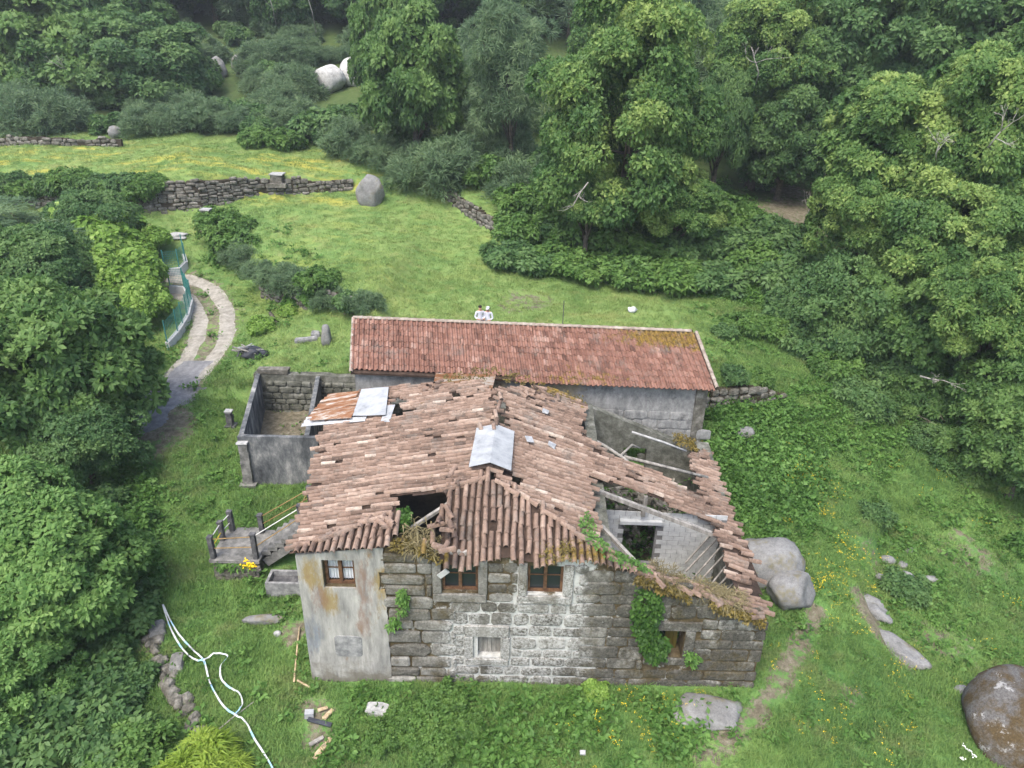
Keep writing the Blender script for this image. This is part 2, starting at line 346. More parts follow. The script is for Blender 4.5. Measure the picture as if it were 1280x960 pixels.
def stone_mesh(w_, h_, d_, seed, n=10, power=3.2, inset=.05):
    """irregular block: back in the plane y=0, front bulging to y=-d_"""
    r = random.Random(seed); rings = []
    ch = min(w_, h_) * r.uniform(.10, .24) * (3.2 / power) ** .8; W2, H2 = w_ / 2, h_ / 2; j = min(.03, .06 * min(w_, h_)) * min(1, 3.5 / power)
    out = [(W2, H2 - ch), (W2 - ch, H2), (w_ * r.uniform(-.2, .2), H2 + j), (-W2 + ch, H2), (-W2, H2 - ch), (-W2, -H2 + ch), (-W2 + ch, -H2), (w_ * r.uniform(-.2, .2), -H2), (W2 - ch, -H2), (W2, -H2 + ch)]
    out = [(x + r.uniform(-j, j), z + r.uniform(-j, j)) for x, z in out]; n = 10
    i1 = min(inset, .22 * min(w_, h_))
    V = [(x, .04, z) for x, z in out] + [(x, -d_ * .55, z) for x, z in out]
    V += [(x * (1 - 2 * i1 / w_), -d_ * r.uniform(.85, 1.1), z * (1 - 2 * i1 / h_)) for x, z in out] + [(0, -d_ * r.uniform(1., 1.25), 0)]
    F = []
    for L in (0, n):
        F += [(L + (k + 1) % n, L + k, L + n + k, L + n + (k + 1) % n) for k in range(n)]
    F += [(2 * n + (k + 1) % n, 2 * n + k, 3 * n) for k in range(n)]
    return V, F

def boulder_mesh(rx, ry, rz, seed, sub=4, amp=.16, sharp=1.):
    bm = bmesh.new(); bmesh.ops.create_icosphere(bm, subdivisions=sub, radius=1)
    o = Vector((seed * 3.17, seed * 1.3, -seed * 2.1))
    rr = random.Random(seed); pls = []
    if amp > .01:
        for _ in range(9): q = Vector((rr.gauss(0, 1), rr.gauss(0, 1), rr.gauss(0, .8))).normalized(); pls.append((q, rr.uniform(.72, .93)))
    for v in bm.verts:
        p = v.co.copy()
        for q, d in pls:
            e = p.dot(q) - d
            if e > 0: p -= q * e * .85
        f = 1 + amp * mnoise.noise(p * 1.1 * sharp + o) * 1.4 + amp * .5 * mnoise.noise(p * 2.6 + o) + amp * .25 * mnoise.noise(p * 7 + o)
        v.co = Vector((p.x * rx, p.y * ry, p.z * rz)) * f
    me = bpy.data.meshes.new('boulder'); bm.to_mesh(me); bm.free(); me.polygons.foreach_set('use_smooth', np.full(len(me.polygons), True)); return me

def norm(a): return a / np.maximum(np.linalg.norm(a, axis=-1, keepdims=True), 1e-9)
def rdir(n, g=NR): return norm(g.normal(size=(n, 3)))
def leaf_mesh(name, P, D, Nn, L, W, T, droop=.15):
    S = norm(np.cross(D, Nn)); U = norm(np.cross(S, D)); L = L[:, None]; W = W[:, None]
    v0 = P; v2 = P + D * L - np.array([0, 0, 1]) * (droop * L); mid = P + D * L * .5
    v1 = mid + S * W * .5 - U * W * .12; v3 = mid - S * W * .5 - U * W * .12
    V = np.stack([v0, v1, v2, v3], 1).reshape(-1, 3); F = np.arange(len(V)).reshape(-1, 4)
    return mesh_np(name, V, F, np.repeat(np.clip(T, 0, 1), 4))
def sprigs(P, A, k, L, W, T, g, spread=.9, droop=.2, name='crown'):
    """k leaves radiating at each point P around the axis A"""
    n = len(P); Pk = np.repeat(P, k, 0); Ak = np.repeat(A, k, 0)
    rd = rdir(n * k, g); tan = norm(rd - Ak * (rd * Ak).sum(1, keepdims=True))
    D = norm(Ak * g.uniform(.15, .8, (n * k, 1)) + tan * spread); Nn = norm(Ak + .5 * rdir(n * k, g))
    Ls = L * g.uniform(.65, 1.25, n * k); Tk = np.repeat(T, k) + g.normal(0, .07, n * k)
    return leaf_mesh(name, Pk + D * .02, D, Nn, Ls, Ls * W, Tk, droop)

def crown_data(seed, r, nl, per, k, L, W, up=.35, lobe=.36, low=-.55, name='crown', gaps=.0):
    g = np.random.default_rng(seed); r = np.array(r, float); rm = r.mean()
    d = rdir(nl * 4, g); d = d[d[:, 2] > low][:nl]; nl = len(d)
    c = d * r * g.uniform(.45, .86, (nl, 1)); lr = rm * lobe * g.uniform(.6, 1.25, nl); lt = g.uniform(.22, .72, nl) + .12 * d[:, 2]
    P, A, T = [], [], []
    for i in range(nl):
        m = int(per * (lr[i] / (rm * lobe)) ** 2)
        q = norm(rdir(m, g) + .55 * d[i] + np.array([0, 0, up]))
        fl = np.array([1.1, 1.1, .72]); rr = lr[i] * g.uniform(.62, 1.06, (m, 1)) ** .7
        P.append(c[i] + q * fl * rr); A.append(norm(q + np.array([0, 0, .25]))); T.append(lt[i] + .10 * g.normal(size=m))
    P, A, T = np.concatenate(P), np.concatenate(A), np.concatenate(T)
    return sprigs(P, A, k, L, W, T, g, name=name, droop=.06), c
def trunk_data(h, r0, cents, zc, seed, name='trunk', lean=.06):
    g = random.Random(seed); b = B(); top = zc + .25 * h * .3
    ph, n = g.uniform(0, 6), 7
    pts = [(lean * h * sin(ph + .8 * i / n * 3) * i / n * .6, lean * h * cos(ph * 1.7 + i / n * 2) * i / n * .6, -.5 + (top + .5) * i / n) for i in range(n + 1)]
    b.tube(pts, [r0 * (1.35 if i == 0 else 1) * (1 - .75 * i / n) for i in range(n + 1)], 8)
    for c in cents[::2][:14]:
        k = g.randint(2, n - 1); a = Vector(pts[k]); e = Vector((c[0], c[1], c[2] + zc)); m = (a + e) / 2 + Vector((g.uniform(-.4, .4), g.uniform(-.4, .4), .25))
        rr = r0 * (1 - .75 * k / n) * .5; b.tube([a, m, e], [rr, rr * .6, rr * .2], 5)
    return mesh_py(name, b.V, b.F, True, b.T)

# ------------------------------------------------------------------ terrain
STEPS = [  # polylines (x, y, h): the ground left of the direction of travel is h higher
    [(-48, 55.5, 0), (-40, 55, 1.5), (-27, 53.2, 2.0), (-23.6, 54, 2.1), (-20, 56.6, 1.2), (-13.4, 59, .9), (-9.5, 59.5, 0)],
    [(-7.0, 34, 0), (-7.6, 36.5, .4), (-8.8, 38.9, .8), (-12.3, 41.2, 1.0), (-16.1, 44.2, 1.1), (-18.5, 48, 1.2), (-20.9, 51.5, .5), (-22, 53, 0)][::-1],
    [(-17, 33.0, 0), (-13.6, 32.75, .9), (-12.6, 32.65, 1.7), (-8.3, 32.5, 1.8), (-7.2, 32.45, .8), (-5.5, 32.4, 0)],
    [(8.3, 31.2, 0), (9.1, 30.8, .8), (11.9, 31.6, .8), (13.6, 32.5, 0)],
    [(13.4, 15.8, 0), (13.4, 18.2, .35), (13.4, 21.2, .7), (15.0, 23.7, .9), (16.6, 26.8, .8), (16.8, 29, 0)],
    [(-8.6, 60.5, 0), (-6.8, 59.3, 1.2), (-1.6, 52.2, 1.2), (0, 48.5, .6), (1, 47, 0)],
]
def step_at(x, y):
    x, y = np.asarray(x, float), np.asarray(y, float); tot = np.zeros(x.shape)
    for pl in STEPS:
        best = np.full(x.shape, 1e9); val = np.zeros(x.shape)
        for (x0, y0, h0), (x1, y1, h1) in zip(pl, pl[1:]):
            dx, dy = x1 - x0, y1 - y0; L2 = dx * dx + dy * dy
            t_ = np.clip(((x - x0) * dx + (y - y0) * dy) / L2, 0, 1)
            ex, ey = x - (x0 + t_ * dx), y - (y0 + t_ * dy); d_ = np.hypot(ex, ey); s_ = np.where(dx * ey - dy * ex >= 0, 1, -1)
            u = np.clip(s_ * d_ / .5 + .5, 0, 1); v = (h0 + t_ * (h1 - h0)) * u * u * (3 - 2 * u)
            k = d_ < best; best = np.where(k, d_, best); val = np.where(k, v, val)
        # the raised ground falls back to nothing some way behind the wall
        tot += val * np.clip(1.6 - best / 14, 0, 1)
    return tot
CP = [(400, 862, 0), (520, 868, 0), (640, 875, 0), (800, 880, 0), (930, 890, 0), (640, 955, -.25), (300, 900, -.25), (420, 940, -.3), (1000, 950, -.2), (1000, 850, 0),
      (280, 750, .0), (200, 790, -.15), (180, 660, .35), (230, 620, .65), (310, 607, .8), (370, 600, .85), (190, 518, 1.5), (250, 450, 2.2), (268, 390, 2.7), (232, 352, 3.1),
      (240, 520, 1.5), (288, 532, 1.25), (420, 800, .1)]
CP = [atZ(*c) for c in CP]
CP += [(-10.5, 28, 1.0), (-10.5, 31.5, 1.1), (-9, 24, .85), (-8.5, 20, .1), (-8.5, 26, .9), (-3, 20, .2), (4, 20, .3), (4, 25, .5), (8.8, 17, .05), (9, 20, .5), (9.2, 24, 1.4), (9.2, 27.7, 2.1), (9.4, 30, 2.5),
       (-9.5, 33.6, 3.05), (-12, 34, 2.75), (-14.3, 36, 2.6), (-11, 36.9, 3.15), (-8, 36, 3.5), (-3, 34, 3.55), (3, 33, 3.5), (8, 33, 3.45), (-5, 37, 3.95), (0, 37, 3.95), (6, 38, 4.0), (12, 38, 3.8),
       (-12, 44, 4.7), (-5, 45, 4.7), (2, 44, 4.5), (9, 44.5, 4.4), (-17, 51.5, 5.9), (-11, 53, 6.0), (-5, 52, 5.5), (-20.5, 53.5, 6.1), (-23, 49, 4.3), (-27, 51, 5.4),
       (-41, 57.5, 8.6), (-30, 58, 8.7), (-21, 58, 8.7), (-14, 61, 8.5), (-35, 64, 9.3), (-26, 65, 9.4), (-16, 65.5, 9.4), (-10, 63, 8.6), (-3, 58, 8.), (4, 52, 6.6), (10.5, 50, 6.0), (18, 52, 6.4), (24, 58, 7.2), (21, 69, 9.2),
       (11, 25, 1.35), (13, 28, 1.4), (12, 22, .75), (10.8, 20.5, .3), (14.4, 33, 2.7), (14, 36.5, 3.3), (16, 27.5, .75), (17.2, 26.5, .0), (20, 28, .3), (17.4, 21.3, -.8), (15.3, 16, -.5), (14.2, 18.3, -.55), (22, 23, -.8), (20, 34, 2.), (27, 36, 2.4), (30, 25, -.5), (26, 45, 4.5),
       (-17.5, 25, .7), (-14, 17, -.5), (-12, 13, -.6), (-22, 30, .6), (-25, 40, 1.8), (-30, 46, 3.2), (-24, 20, -1.2), (-35, 30, -.5), (-40, 50, 4.5), (-60, 40, 1.),
       (-20, 80, 12.9), (-45, 80, 12.5), (5, 78, 12.5), (30, 80, 13.), (55, 75, 13), (-70, 70, 10), (-20, 100, 20), (30, 100, 21), (-60, 100, 18), (70, 100, 20), (0, 140, 34), (-80, 140, 32), (80, 140, 34), (45, 50, 6), (50, 30, 1),
       (0, 220, 62), (-140, 220, 58), (140, 220, 60), (-160, 100, 16), (160, 100, 18), (-160, 20, -2), (160, 20, -2), (0, -40, -6), (-120, -60, -10), (120, -60, -10), (0, 320, 90), (-200, 320, 88), (200, 320, 88), (0, 2, -1.5), (-30, 2, -3), (30, 2, -2)]
CPa = np.array(CP, float); cz = CPa[:, 2] - step_at(CPa[:, 0], CPa[:, 1])
def _tps(d2): return np.where(d2 > 1e-9, .5 * d2 * np.log(np.maximum(d2, 1e-9)), 0)
_n = len(CPa); _A = np.zeros((_n + 3, _n + 3))
_A[:_n, :_n] = _tps(((CPa[:, None, :2] - CPa[None, :, :2]) ** 2).sum(-1)) + np.eye(_n) * 1.5
_A[:_n, _n] = 1; _A[:_n, _n + 1:] = CPa[:, :2]; _A[_n:, :_n] = _A[:_n, _n:].T
_W = np.linalg.solve(_A, np.concatenate([cz, np.zeros(3)]))
def gz(x, y):
    x, y = np.asarray(x, float), np.asarray(y, float); sh = x.shape; x, y = x.ravel(), y.ravel(); out = np.empty(len(x))
    for i in range(0, len(x), 20000):
        xx, yy = x[i:i + 20000], y[i:i + 20000]
        out[i:i + 20000] = _tps((xx[:, None] - CPa[:, 0]) ** 2 + (yy[:, None] - CPa[:, 1]) ** 2) @ _W[:_n] + _W[_n] + _W[_n + 1] * xx + _W[_n + 2] * yy
    out += step_at(x, y) + .05 * np.sin(x * 1.3 + .7 * y) * np.sin(y * 1.1 - .5 * x) + .03 * np.sin(3.1 * x - y) * np.sin(2.7 * y + x)
    return out.reshape(sh)
def g1(x, y): return float(gz(np.array([x]), np.array([y]))[0])
def onG(px, py):
    """point of the ground seen at a pixel (march along the ray)"""
    r = np.array(ray(px, py)); r /= np.linalg.norm(r); ts = np.linspace(12, 170, 1600); P = np.array([0, 0, CAMH]) + r * ts[:, None]
    k = np.nonzero(P[:, 2] < gz(P[:, 0], P[:, 1]))[0]; k = k[0] if len(k) else -1
    return (float(P[k, 0]), float(P[k, 1]), g1(P[k, 0], P[k, 1]))
def graded(a, b, lo, hi, st, ratio=1.12):
    mid = list(np.arange(a, b + 1e-6, st)); s_ = st; x = b
    while x < hi: s_ *= ratio; x += s_; mid.append(min(x, hi))
    s_ = st; x = a
    while x > lo: s_ *= ratio; x -= s_; mid.insert(0, max(x, lo))
    return np.array(mid)
gx = graded(-27, 24, -220, 220, .34); gy = graded(9, 62, -60, 330, .34)
GX, GY = np.meshgrid(gx, gy); GZ = gz(GX, GY)
def pl_dist(x, y, pl):
    best = np.full(np.shape(x), 1e9)
    for (x0, y0), (x1, y1) in zip(pl, pl[1:]):
        dx, dy = x1 - x0, y1 - y0; t_ = np.clip(((x - x0) * dx + (y - y0) * dy) / (dx * dx + dy * dy + 1e-9), 0, 1)
        best = np.minimum(best, np.hypot(x - x0 - t_ * dx, y - y0 - t_ * dy))
    return best
def pxl(pts): return [onG(*p)[:2] for p in pts]
TRK = pxl([(228, 358), (252, 366), (268, 390), (266, 425), (250, 452), (225, 480), (185, 515), (150, 545)])
TRK = [(TRK[0][0] - 1.2, TRK[0][1] - .1)] + TRK
PATH1 = pxl([(1020, 760), (1000, 810), (975, 850), (945, 895), (880, 950)])
EDGE = pxl([(1075, 745), (1100, 790), (1130, 830)])
def sm(d_, a, b): u = np.clip((d_ - a) / (b - a), 0, 1); return u * u * (3 - 2 * u)
def masks(x, y):
    trk = pl_dist(x, y, TRK)
    dirt = np.maximum.reduce([.62 * (1 - sm(trk, 1.0, 2.2)), .62 * (1 - sm(pl_dist(x, y, PATH1), .1, .9)), .85 * (1 - sm(pl_dist(x, y, EDGE), .1, .8))])
    for px, py, r_, a in ((205, 530, 2.6, .75), (190, 560, 2., .6), (215, 545, 2., .55), (660, 378, 2.6, .55), (640, 385, 1.5, .45), (150, 740, 1.6, .6), (190, 800, 1.2, .5), (1000, 265, 5, .75), (985, 240, 3, .7), (1010, 290, 2.5, .6),
                          (1180, 800, 2.2, .5), (1050, 860, 1.2, .4), (395, 890, .9, .7), (400, 920, .8, .7), (368, 790, 1., .7), (890, 920, 1.3, .6), (1210, 690, 2.5, .5), (1090, 700, 1.4, .45), (340, 620, .6, .3), (930, 275, 2.5, .5)):
        c = onG(px, py); dirt = np.maximum(dirt, a * (1 - sm(np.hypot(x - c[0], y - c[1]), r_ * .3, r_)))
    dirt = np.maximum(dirt, .95 * inpoly(x, y, [(-11.6, 26.1), (-6.9, 26.1), (-7.3, 32.4), (-12.8, 32.4)]))
    mead = sm(y, 30, 36) * (1 - sm(x, 9, 15)) * (1 - sm(y, 66, 72)) * (1 - .5 * sm(-x, 12, 16) * (1 - sm(y, 47, 53)))
    yel = sm(y, 53.5, 57) * (1 - sm(y, 62, 67)) * (1 - sm(x, -14, -8)) + .3 * sm(y, 38, 42) * (1 - sm(y, 52, 56)) * (1 - sm(x, -8, 2)) * sm(x, -20, -15)
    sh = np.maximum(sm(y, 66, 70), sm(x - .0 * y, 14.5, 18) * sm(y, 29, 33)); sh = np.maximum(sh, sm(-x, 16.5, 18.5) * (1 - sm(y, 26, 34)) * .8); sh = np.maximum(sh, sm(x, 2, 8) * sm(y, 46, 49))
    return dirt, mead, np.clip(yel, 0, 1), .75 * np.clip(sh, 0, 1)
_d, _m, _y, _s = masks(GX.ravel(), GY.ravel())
nx, ny = len(gx), len(gy); ii = np.arange(nx * ny).reshape(ny, nx)
Fg = np.stack([ii[:-1, :-1], ii[:-1, 1:], ii[1:, 1:], ii[1:, :-1]], -1).reshape(-1, 4)
HOUSE_FP = [(-6.0, 16.85), (7.9, 16.85), (8.3, 27.1), (-6.45, 27.4)]
_cx = GX.ravel()[Fg].mean(1); _cy = GY.ravel()[Fg].mean(1); Fg = Fg[~inpoly(_cx, _cy, HOUSE_FP)]
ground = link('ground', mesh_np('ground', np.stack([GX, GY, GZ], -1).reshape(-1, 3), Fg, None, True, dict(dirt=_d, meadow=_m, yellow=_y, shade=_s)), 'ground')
tag(ground, 'grassy hillside meadow ground with worn patches', 'ground', kind='structure')

def ribbon(name, pl, offs, half, mat, lift=.03, wob=.25, seed=0):
    V = []; F = []; P = []
    for (x0, y0), (x1, y1) in zip(pl, pl[1:]):
        n = max(1, int(math.hypot(x1 - x0, y1 - y0) / .22))
        P += [(x0 + (x1 - x0) * k / n, y0 + (y1 - y0) * k / n) for k in range(n)]
    P = np.array(P); 
    for _ in range(12): P[1:-1] = .5 * P[1:-1] + .25 * (P[:-2] + P[2:])
    D = norm(np.gradient(P, axis=0)); S = np.stack([D[:, 1], -D[:, 0]], 1); K = 5
    for i, (p, s_) in enumerate(zip(P, S)):
        h = half(i / len(P)) if callable(half) else half; o_ = offs(i / len(P)) if callable(offs) else offs
        h0 = h * (1 + wob * nz(i * .13, seed, 3)) + .08 * nz(i * .9, seed); h1 = h * (1 + wob * nz(i * .13, seed, 9)) + .08 * nz(i * .9, seed + 5)
        V += [(*(p + s_ * (o_ - h0 + (h0 + h1) * k / (K - 1))), 0) for k in range(K)]
    V = np.array(V); V[:, 2] = gz(V[:, 0], V[:, 1]) + lift
    V[0::K, 2] -= lift + .03; V[K - 1::K, 2] -= lift + .03
    n = len(P); F = [(i * K + k, i * K + k + 1, i * K + K + k + 1, i * K + K + k) for i in range(n - 1) for k in range(K - 1)]
    return link(name, mesh_np(name, V, F, None, True), mat)
gt = ribbon('gravel_track', TRK[:7], .85, .6, 'gravel', seed=1); tag(gt, 'pale inner wheel rut of the gravel track', 'track', kind='structure')
gt = ribbon('gravel_track', TRK[:7], -.78, .6, 'gravel', seed=2); tag(gt, 'pale outer wheel rut of the gravel track', 'track', kind='structure')
gt = ribbon('grey_track', TRK[5:], 0., lambda t_: 1.35 + .5 * t_, 'gravel_grey', lift=.045, seed=3); tag(gt, 'grey stretch of the gravel track beside the big tree', 'track', kind='structure')

# ------------------------------------------------------------------ old farmhouse
house = thing('farmhouse', 'ruined granite farmhouse with collapsing terracotta tile roof', 'farmhouse', (.8, 16.5, 0))
def wall_obj(name, mat, parent, p0, p1, thick, zb, zt, openings=(), step=.35, tag_kind=None, rough=.0):
    """wall from p0 to p1 (thickness to the left of travel); zt(s), openings (s0, s1, z0, z1)"""
    p0, p1 = Vector((*p0, 0)), Vector((*p1, 0)); L = (p1 - p0).length; d = (p1 - p0) / L; nrm = Vector((-d.y, d.x, 0))
    br = {0., L}
    for o in openings: br |= {max(0., o[0]), min(L, o[1])}
    for k in range(1, int(L / step)): br.add(L * k / int(L / step))
    br = sorted(br); br = [br[0]] + [b for a, b in zip(br, br[1:]) if b - a > .015]; bb = B()
    for a, c in zip(br, br[1:]):
        m = (a + c) / 2; iv = [(zb, None)]
        for o in openings:
            if o[0] < m < o[1]:
                iv = [(zb, o[2]), (o[3], None)]; break
        for z0, z1 in iv:
            za, zc = (zt(a), zt(c)) if z1 is None else (z1, z1)
            if max(za, zc) <= z0: continue
            q = [p0 + d * a, p0 + d * c, p0 + d * c + nrm * thick, p0 + d * a + nrm * thick]
            V = [Vector((v.x, v.y, z0)) for v in q] + [Vector((v.x, v.y, z)) for v, z in zip(q, (za, zc, zc, za))]
            bb.add(V, [(3, 2, 1, 0), (4, 5, 6, 7), (0, 1, 5, 4), (1, 2, 6, 5), (2, 3, 7, 6), (3, 0, 4, 7)])
    return bb.obj(name, mat, parent)

RZ, RX = 6.4, -.63
def zR(x): return RZ - .395 * (x - RX)
def zL(x): return RZ - .235 * (RX - x)
FW_OPEN = [(-5.38, -4.48, 3.84, 4.86), (-1.92, -.86, 3.72, 4.78), (.6, 1.65, 3.72, 4.80), (-.98, -.16, 1.14, 2.0), (4.62, 5.48, 1.32, 2.42)]
EAVE_X = [-6.6, -4.9, -3.5, -2.4, -1.7, -1.3, -.8, .1, .6, 1.1, 1.6, 2.5, 3.4, 3.8]; EAVE_Z = [5.05, 5.24, 5.42, 5.25, 4.80, 4.68, 5.03, 5.16, 4.98, 4.98, 5.16, 5.10, 4.84, 4.72]
def ftop(x):
    if x < -3.4: v = 5.0 + .16 * (x + 6.1)
    elif x < 2.4: v = 5.37 - .05 * abs(x + 3.4)
    else: v = min(zR(x) - .08, 5.05)
    v += .06 * nz(x * 1.7, 4.)
    return min(v, float(np.interp(x, EAVE_X, EAVE_Z)) - .03) if x < 3.4 else v
fw = wall_obj('front_wall', 'mortar', house, (-6.1, 16.5), (7.87, 16.5), .6, -.6, lambda s_: ftop(s_ - 6.1), [(a + 6.1, b + 6.1, c, d_) for a, b, c, d_ in FW_OPEN])
# plaster coat on the left bay
pb = B(); xs = list(np.arange(-6.14, -3.55, .17)); zs_ = list(np.arange(-.3, 5.6, .17)); g_ = {}
def p_in(x, z):
    if x > -3.62 + .16 * nz(z * 1.3, 2) + .05 * nz(z * 5, 7): return False
    if z > ftop(x) - .02: return False
    return not (-5.42 < x + .08 < -4.40 and 3.80 < z + .08 < 4.92)
xs = sorted(set([round(v, 3) for v in xs] + [-5.40, -4.46])); zs_ = sorted(set([round(v, 3) for v in zs_] + [3.83, 4.87]))
for i in range(len(xs) - 1):
    for j in range(len(zs_) - 1):
        cx_, cz_ = (xs[i] + xs[i + 1]) / 2, (zs_[j] + zs_[j + 1]) / 2
        if -5.40 < cx_ < -4.46 and 3.83 < cz_ < 4.87: continue
        if cx_ > -3.62 + .12 * nz(cz_ * .6, 2) - .02: continue
        if zs_[j] > ftop(cx_) - .03: continue
        g_[(i, j)] = 1
vid = {}
def pv(i, j, y):
    k = (i, j, y)
    if k not in vid:
        vid[k] = len(pb.V); bul = .018 * nz(xs[i] * 1.1, zs_[j] * .9, 1) if y == 0 else 0
        pb.V.append((xs[i] + (.05 * nz(zs_[j] * 4.1, xs[i]) if xs[i] > -4.3 else 0), 16.44 + bul if y == 0 else 16.53, min(zs_[j], ftop(xs[i]) + .01))); pb.T.append(.5)
    return vid[k]
for (i, j) in g_:
    pb.F.append((pv(i, j, 0), pv(i + 1, j, 0), pv(i + 1, j + 1, 0), pv(i, j + 1, 0)))
    for (di, dj, e) in ((1, 0, ((1, 0), (1, 1))), (-1, 0, ((0, 1), (0, 0))), (0, 1, ((1, 1), (0, 1))), (0, -1, ((0, 0), (1, 0)))):
        if (i + di, j + dj) not in g_:
            (a0, b0), (a1, b1) = e; pb.F.append((pv(i + a0, j + b0, 0), pv(i + a0, j + b0, 1), pv(i + a1, j + b1, 1), pv(i + a1, j + b1, 0)))
pl_o = pb.obj('plaster', 'plaster', fw); pl_o['label'] = 'pale plaster with rust and ochre stains on the end bay'
# blocked opening in the plaster
def stone_obj(x, z, w_, h_, d_, seed, mat, parent, y=16.5, power=3.2, name='stone', inset=.05, tint=None):
    V, F = stone_mesh(w_, h_, d_, seed, power=power, inset=inset); O = OFF[parent.name]
    o = link(name, mesh_py(name, V, F, False, R.uniform(0, 1) if tint is None else tint), mat, parent); o.location = Vector((x, y, z)) - O; return o
bp = stone_obj(-4.86, 1.5, .84, .84, .035, 5, 'concrete', fw, 16.46, 9, 'blocking_slab', .02)
EXC = [(a - .0, b + .0, c, d_) for a, b, c, d_ in FW_OPEN]
# dressed surrounds
def dressed(x0, x1, z0, z1, name, d_=.075, mat='granite_wall', parent=None, y=16.5):
    o = stone_obj((x0 + x1) / 2, (z0 + z1) / 2, x1 - x0, z1 - z0, d_, R.randint(0, 999), mat, parent or fw, y, 12, name, .018, .75); EXC.append((x0, x1, z0, z1)); return o
dressed(-1.25, .1, 2.02, 2.46, 'lintel'); dressed(-1.28, -.99, 1.12, 2.0, 'jamb'); dressed(-.15, .14, 1.12, 2.0, 'jamb'); dressed(-1.25, .1, .82, 1.1, 'sill')
dressed(-2.2, -1.93, 3.7, 4.85, 'jamb'); dressed(-.85, -.58, 3.7, 4.95, 'jamb'); dressed(-2.2, -.6, 3.4, 3.69, 'sill')
dressed(.33, .59, 3.7, 4.9, 'jamb'); dressed(1.66, 1.95, 3.7, 4.85, 'jamb'); dressed(.3, 1.95, 3.4, 3.69, 'sill')
dressed(4.2, 5.95, 2.44, 2.78, 'lintel', .06); dressed(5.5, 5.8, 1.3, 2.42, 'jamb', .05); dressed(4.3, 5.75, 1.02, 1.3, 'sill', .06)
# coursed stones, each one a part of the wall
def fill(x0, x1, hr, wr, d_, gap, zlo=-.15):
    z = zlo
    while z < 5.6:
        h = R.uniform(*hr); x = x0 + R.uniform(-.15, .05)
        while x < x1:
            w_ = R.uniform(*wr); xa, xb = max(x, x0 - .12), min(x + w_, x1 + .1); x += w_
            segs = [(xa, xb)]
            for (ea, eb, ec, ed) in EXC:
                if ed <= z + .04 or ec >= z + h - .04: continue
                segs = [q for (sa, sb) in segs for q in ((sa, min(sb, ea)), (max(sa, eb), sb)) if q[1] - q[0] > .16]
            for sa, sb in segs:
                cx_ = (sa + sb) / 2
                hh = h * R.uniform(.9, 1.02)
                if z + hh * .7 > ftop(cx_): continue
                stone_obj(cx_, z + h / 2 + R.uniform(-.02, .02), sb - sa - gap * R.uniform(.5, 1.2), hh - gap * R.uniform(.5, 1.1), d_ * R.uniform(.7, 1.4), R.randint(0, 99999), 'granite_wall', fw, power=R.uniform(2.2, 5))
        z += h
fill(-3.62, -1.6, (.36, .56), (.6, 1.4), .06, .06)
fill(-1.6, 2.3, (.34, .55), (.48, 1.05), .03, .07)
fill(2.3, 7.85, (.36, .52), (.6, 1.35), .035, .03)

# windows
def window(x0, x1, z0, z1, label, curtain):
    f = B(); y = 16.68; t_ = .075; xm = (x0 + x1) / 2
    O = f
    O.box((x0 + t_ / 2, y, (z0 + z1) / 2), (t_, .1, z1 - z0)).box((x1 - t_ / 2, y, (z0 + z1) / 2), (t_, .1, z1 - z0)).box((xm, y, z1 - t_ / 2), (x1 - x0 - 2 * t_, .1, t_)).box((xm, y, z0 + t_ / 2), (x1 - x0 - 2 * t_, .1, t_)).box((xm, y - .006, (z0 + z1) / 2), (.10, .1, z1 - z0 - 2 * t_))
    w_ = thing_part('window', house, O, 'wood_brown'); w_['label'] = label
    for s_ in (0, 1):
        a, b_ = (x0 + t_, xm - .05) if s_ == 0 else (xm + .05, x1 - t_)
        B().box(((a + b_) / 2, y + .03, (z0 + z1) / 2), (b_ - a, .012, z1 - z0 - 2 * t_)).obj('pane', 'glass_clear' if curtain else 'glass_dark', w_)
        B().box(((a + b_) / 2, y + .012, z0 + (z1 - z0) * .55), (b_ - a, .03, .025)).obj('glazing_bar', 'wood_brown', w_)
        if curtain:
            V = []; n = 12
            for k in range(n + 1):
                for zz in (z0 + t_ + .02, z1 - t_): V.append((a + (b_ - a) * k / n, y + .08 + .022 * sin(k * 2.2), zz))
            B().add(V, [(2 * k, 2 * k + 2, 2 * k + 3, 2 * k + 1) for k in range(n)]).obj('curtain', 'curtain', w_)
    return w_
def thing_part(name, parent, b, mat): return b.obj(name, mat, parent)
t = NT('glass_clear'); _p = t.n('ShaderNodeBsdfGlass'); _p.inputs['IOR'].default_value = 1.1; _p.inputs['Roughness'].default_value = .02
_t = t.n('ShaderNodeBsdfTransparent'); _x = t.n('ShaderNodeMixShader'); _x.inputs[0].default_value = .15
t.t.links.new(_t.outputs[0], _x.inputs[1]); t.t.links.new(_p.outputs[0], _x.inputs[2]); t.t.links.new(_x.outputs[0], t.out.inputs[0]); M['glass_clear'] = t.m
window(*FW_OPEN[0], 'brown wooden window with white curtains in the plaster bay', True)
window(*FW_OPEN[1], 'dark window half hidden by slipped roof tiles', False)
window(*FW_OPEN[2], 'dark brown window under the mossy eave', False)
# boarded cellar window
bw = B(); x0, x1, z0, z1 = FW_OPEN[3]; bw.box(((x0 + x1) / 2, 16.76, (z0 + z1) / 2), (x1 - x0, .03, z1 - z0)); bo = bw.obj('window_boarding', 'wood_grey', house)
for k in range(6):
    a = x0 + (x1 - x0) * k / 6; B().box((a + .066, 16.715, (z0 + z1) / 2 + R.uniform(-.02, .02)), (.122, .03, z1 - z0 - .05)).obj('board', 'wood_grey', bo)
x0, x1, z0, z1 = FW_OPEN[4]; sb_ = B()
for k in range(3): sb_.box((x0 + .42 + .13 * k, 16.86, (z0 + z1) / 2), (.12, .03, z1 - z0 - .04))
sb_.obj('shutter', 'leaf_moss', house)
